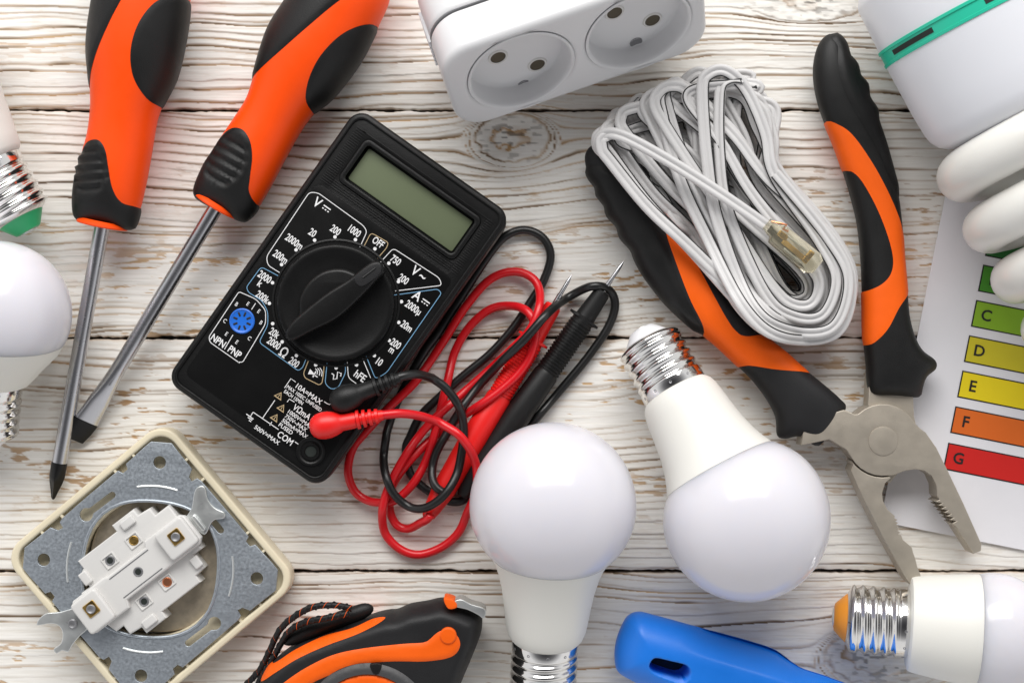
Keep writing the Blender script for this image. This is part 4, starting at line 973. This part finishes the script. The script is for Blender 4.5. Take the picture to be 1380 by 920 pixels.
    for (px, py, mt_, zz) in ((180, 728, brass, 52), (148, 755, greyd, 52), (225, 784, copper, 52), (194, 810, greyd, 52), (186, 770, greyd, 62)):
        x, y = inv(px, py, zz+1)
        if zz == 52: M('port', xf(prism(rrect(x, y, 19, 17, 1.2, 2), zz-.5, zz+1.6, .4, [rrect(x, y, 15.5, 13.5, .8, 2)]), Om, mx, my, EZ), wplast2, mb)
        h = M('port_hole', lathe([(zz-.4, 6.6), (zz+.5, 6.5), (zz+.8, 5.6), (zz+.4, 5.2), (zz+.35, .4)], Om+mx*x+my*y, EZ, 24), greyd if mt_ is greyd else mt_, mb)
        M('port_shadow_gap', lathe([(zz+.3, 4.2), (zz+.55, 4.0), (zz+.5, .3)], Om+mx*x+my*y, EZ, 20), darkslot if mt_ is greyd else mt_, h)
    # expanding claws
    M('claw', prism_px([(52, 834), (62, 826), (80, 824), (104, 819), (118, 828), (118, 846), (108, 856), (98, 868), (92, 878), (84, 876), (76, 880), (72, 874), (82, 866), (84, 852), (78, 842), (66, 840), (50, 842)], 44, 48.5, 1.4, zr=48, step=3), brightz, root, angle=30)
    M('claw', prism_px([(262, 662), (268, 655), (276, 656), (280, 672), (290, 684), (302, 690), (302, 698), (290, 700), (284, 706), (276, 720), (262, 712), (250, 700), (258, 684)], 44, 49, 1.4, zr=48, step=3), brightz, root, angle=30)
    M('claw_screw', lathe([(46, 6.4), (51, 6.2), (51.6, 5), (50.6, 3), (50.5, .4)], U(98, 840, 50)*np.array([1, 1, 0]), EZ, 24), greyd, root)
    M('claw_screw', xf(prism(rrect(0, 0, 26, 7, 3, 4), 46, 54, 2.5), U(268, 704, 50)*np.array([1, 1, 0]), (math.cos(-.9), math.sin(-.9), 0), (-math.sin(-.9), math.cos(-.9), 0), EZ), brightz, root)
switch()

# ------------------------------------------------------------------ tape measure
def tape():
    root = thing('tape_measure', 'black and orange tape measure with a braided wrist cord, cut off by the bottom edge', 'tape measure', U(500, 930, 0))
    out = [(346, 940), (356, 908), (372, 886), (400, 866), (440, 850), (480, 835), (518, 823), (535, 821), (552, 814), (575, 810), (598, 806), (625, 814), (645, 823), (650, 832), (648, 853), (637, 882), (622, 918), (605, 965), (570, 1020), (500, 1050), (410, 1050), (355, 1010)]
    thin = [(340, 900), (371, 889), (402, 869), (440, 852), (478, 840), (505, 829), (522, 826), (512, 833), (484, 846), (446, 860), (408, 877), (378, 896), (350, 915)]
    band = [(604, 838), (592, 842), (584, 849), (574, 855), (545, 857), (493, 863), (456, 871), (425, 885), (398, 902), (373, 923), (355, 950), (378, 960), (400, 930), (425, 910), (450, 898), (487, 884), (532, 880), (575, 880), (604, 876), (617, 869), (622, 857), (617, 845)]
    zmid = 50
    disc = ring(500, 968, 72, 24); dk = ring(500, 968, 86, 28)
    R = Relief(out, zmid, g=4.5, mode='flat', bevel=18, height=48, patches=[thin, band, dk, disc], bot=1.0)
    cs = M('case', R.body(), rubber2, root, angle=None)
    M('edge_trim', R.patch(1, 1.0, 2), orange2, cs, angle=None); M('side_band', R.patch(2, 2.2, 4, over=(3,), top=True), orange2, cs, angle=None)
    M('disc_rim', R.patch(3, 4.0, 5, over=(4,), top=True), mat('grey_rubber', (.055, .055, .057), .5, bump=.15), cs, angle=None)
    M('disc', R.patch(4, 2.5, 3, top=True), orange2, cs, angle=None)
    M('notch', prism_px([(499, 894), (514, 894), (511, 906), (507, 908), (503, 906)], 95, 103.5, 1, zr=100, step=3), rubber, cs)
    M('rivet', lathe([(97, 11), (101.5, 10.6), (103, 9), (103.5, .5)], U(604, 856, 100)*np.array([1, 1, 0]), EZ, 32), orange2, cs)
    M('belt_clip', Relief([(383, 868), (384, 858), (400, 846), (430, 833), (470, 818), (492, 812), (503, 817), (500, 827), (480, 838), (440, 852), (400, 868)], 58, g=4).body(), rubber, root, angle=None)
    M('tape_slot', prism_px([(598, 806), (612, 809), (616, 818), (604, 820)], 60, 98, 1.5, zr=98, step=4), orange2, root)
    hk = M('hook', prism_px([(612, 809), (622, 806), (634, 812), (652, 818), (655, 826), (651, 832), (646, 828), (630, 820), (614, 816)], 60, 96, 1.2, zr=90, step=3), brightz, root)
    # braided cord
    for a in ([(474, 819, 82), (450, 815, 84), (420, 818, 82), (393, 833, 76), (376, 850, 66), (364, 875, 54), (350, 902, 40), (330, 925, 26), (318, 950, 12)], [(470, 826, 86), (440, 832, 84), (410, 838, 78), (390, 850, 72), (378, 868, 60), (366, 890, 50), (352, 912, 38), (340, 940, 22), (332, 965, 10)]):
        P = np.array([U(*p) for p in spline(a, 3)])
        c = M('wrist_cord', tube(P, 4.1, 12), rubber, root, angle=None)
        dd = np.arange(len(P)); T = np.gradient(P, axis=0); T /= np.linalg.norm(T, axis=1)[:, None]; side = np.cross(T, [0, 0, 1.0]); upv = np.cross(side, T)
        for ph, mt_ in ((0, orange2), (math.pi, rubber2)):
            Q = []
            for i in np.arange(0, len(P)-1, .25):
                i0 = int(i); f_ = i-i0; c0 = P[i0]*(1-f_)+P[i0+1]*f_; an = i*1.15+ph; Q.append(c0+side[i0]*4.0*math.cos(an)+upv[i0]*4.0*math.sin(an))
            M('cord_thread', tube(np.array(Q), .38 if ph == 0 else 1.2, 6), mt_, c, angle=None)
tape()

# ------------------------------------------------------------------ blue handle
def blue():
    root = thing('blue_tool_handle', 'blue plastic tool handle with a rounded slot, cut off by the bottom edge', 'tool handle', U(960, 910, 0))
    out = [(828, 885), (830, 864), (838, 842), (847, 829), (862, 824), (884, 829), (910, 836), (964, 851), (1011, 864), (1046, 876), (1067, 891), (1084, 901), (1120, 913), (1170, 935), (1200, 975), (1150, 995), (1095, 985), (1060, 1000), (1000, 992), (930, 960), (880, 930), (848, 914), (832, 903)]
    slot = [(875, 879), (882, 877), (900, 881), (919, 886), (926, 894), (924, 904), (914, 910), (895, 905), (876, 897), (871, 888)]
    zm = 44; sc_ = np.mean(slot, 0); slot_in = [tuple(sc_+(np.array(p)-sc_)*np.array([.90, .80])) for p in slot]
    sl = np.array([U(p[0], p[1], zm)[:2] for p in smoothclosed(slot, 3)])
    e0 = U(880, 862, 80)[:2]; e1 = U(1130, 940, 80)[:2]; ed = (e1-e0)/np.linalg.norm(e1-e0); en = np.array([-ed[1], ed[0]])
    def dsp(X, Y):
        P = np.c_[X, Y]; d = polydist(P, sl); ins = inside(P, sl); sink = np.where(ins, sstep(d/2.6), 0)*-44
        t = (P-e0)@en; s = (P-e0)@ed; fac = np.clip(t+1, 0, None)*-.62*sstep((s-35)/50)*sstep((t+1)/5)
        return sink+fac
    R = Relief(out, zm, g=2.8, mode='flat', bevel=42, height=42, patches=[slot, slot_in], disp=dsp)
    M('handle', R.body(), blueh, root, angle=None)
    M('slot_shade', prism_px(slot, 20, 46, 1, zr=78), darkslot, root)  # near-black block: shade inside the blue slot put in as colour
blue()

# ------------------------------------------------------------------ double socket block
def socket():
    root = thing('socket_block', 'white double wall socket tilted on its side at the top edge', 'socket', U(770, 60, 0))
    al = math.radians(19.0); T = math.radians(62.5); e1 = np.array([math.cos(al), math.sin(al), 0]); sd = np.array([math.sin(al), -math.cos(al), 0])
    n = sd*math.sin(T)+EZ*math.cos(T); e2 = -(sd*math.cos(T)-EZ*math.sin(T))     # e2: up the face
    Fc = U(781, 69, 142)
    def onface(px, py, depth=0):
        P0 = Fc-n*depth; cam_ = np.array([0, 0, H]); g = U(px, py, 0)-cam_; t = ((P0-cam_)@n)/(g@n); Q = cam_+g*t-P0
        return float(Q@e1), float(Q@e2)
    Wd, Hd, Dp = 341, 162, 138
    c1 = onface(703, 97, 0); c2 = onface(861, 43, 0)
    hs = [ring(c1[0], c1[1], 67, 60), ring(c2[0], c2[1], 67, 60)]
    cx = (c1[0]+c2[0])/2-3; cy = (c1[1]+c2[1])/2
    M('front_cover', xf(prism(rrect(cx, cy, Wd, Hd, 44, 10), -62, 0, 9, hs), Fc, e1, e2, n), wplast, root, angle=40)
    M('back_housing', xf(prism(rrect(cx, cy, Wd-3, Hd-3, 44, 10), -Dp, -61, 12), Fc, e1, e2, n), wplast, root, angle=40)
    M('cover_seam', xf(prism(rrect(cx, cy, Wd-1.4, Hd-1.4, 44, 10), -64, -62.4, .3), Fc, e1, e2, n), greyd, root)
    rb = [prism(rrect(cx-Wd/2+1, cy-Hd/2+58+9*i, 7, 4, 1.2, 2), -Dp+14, -72, 1) for i in range(6)]
    M('grip_rib', xf(join(*rb), Fc, e1, e2, n), wplast, root)
    M('plug_body', xf(prism(ring(cx, cy+0, 52, 32), -Dp-26, -Dp+1, 5), Fc, e1, e2, n), wplast, root)
    pin_sets = [((671, 77), (724, 87), (706, 114)), ((828, 17), (879, 27), (857, 57))]
    for c, ps in zip((c1, c2), pin_sets):
        cu = M('socket_cup', lathe([(-2, 69.5), (-.3, 70), (.9, 69), (.9, 67.6), (-1, 65.4), (-6, 64.8), (-26, 63.6), (-29.3, 62.8), (-30, 61.5), (-30, .5)], Fc+e1*c[0]+e2*c[1], n, 80, cap=False), wplast, root, angle=50)
        for i, p in enumerate(ps):
            x, y = onface(*p, 30); o = Fc+e1*x+e2*y
            if i < 2:
                h = M('pin_collar', lathe([(-30.2, 13.4), (-29.2, 13), (-28.2, 11.8), (-28.8, 10)], o, n, 32, cap=False), wplast2, cu)
                M('pin_hole', lathe([(-30.5, 10.2), (-29.2, 10), (-29.0, 9), (-29.6, 8.2), (-29.65, .4)], o, n, 32), mat('dark_brass_pin', (.10, .085, .06), .5, .6) if 'dark_brass_pin' not in MATS else MATS['dark_brass_pin'], h)
            else:
                M('screw', lathe([(-30.5, 8.6), (-29, 8.4), (-28.6, 7.6), (-29.4, 4), (-29.45, .4)], o, n, 24), greyd, cu)
socket()
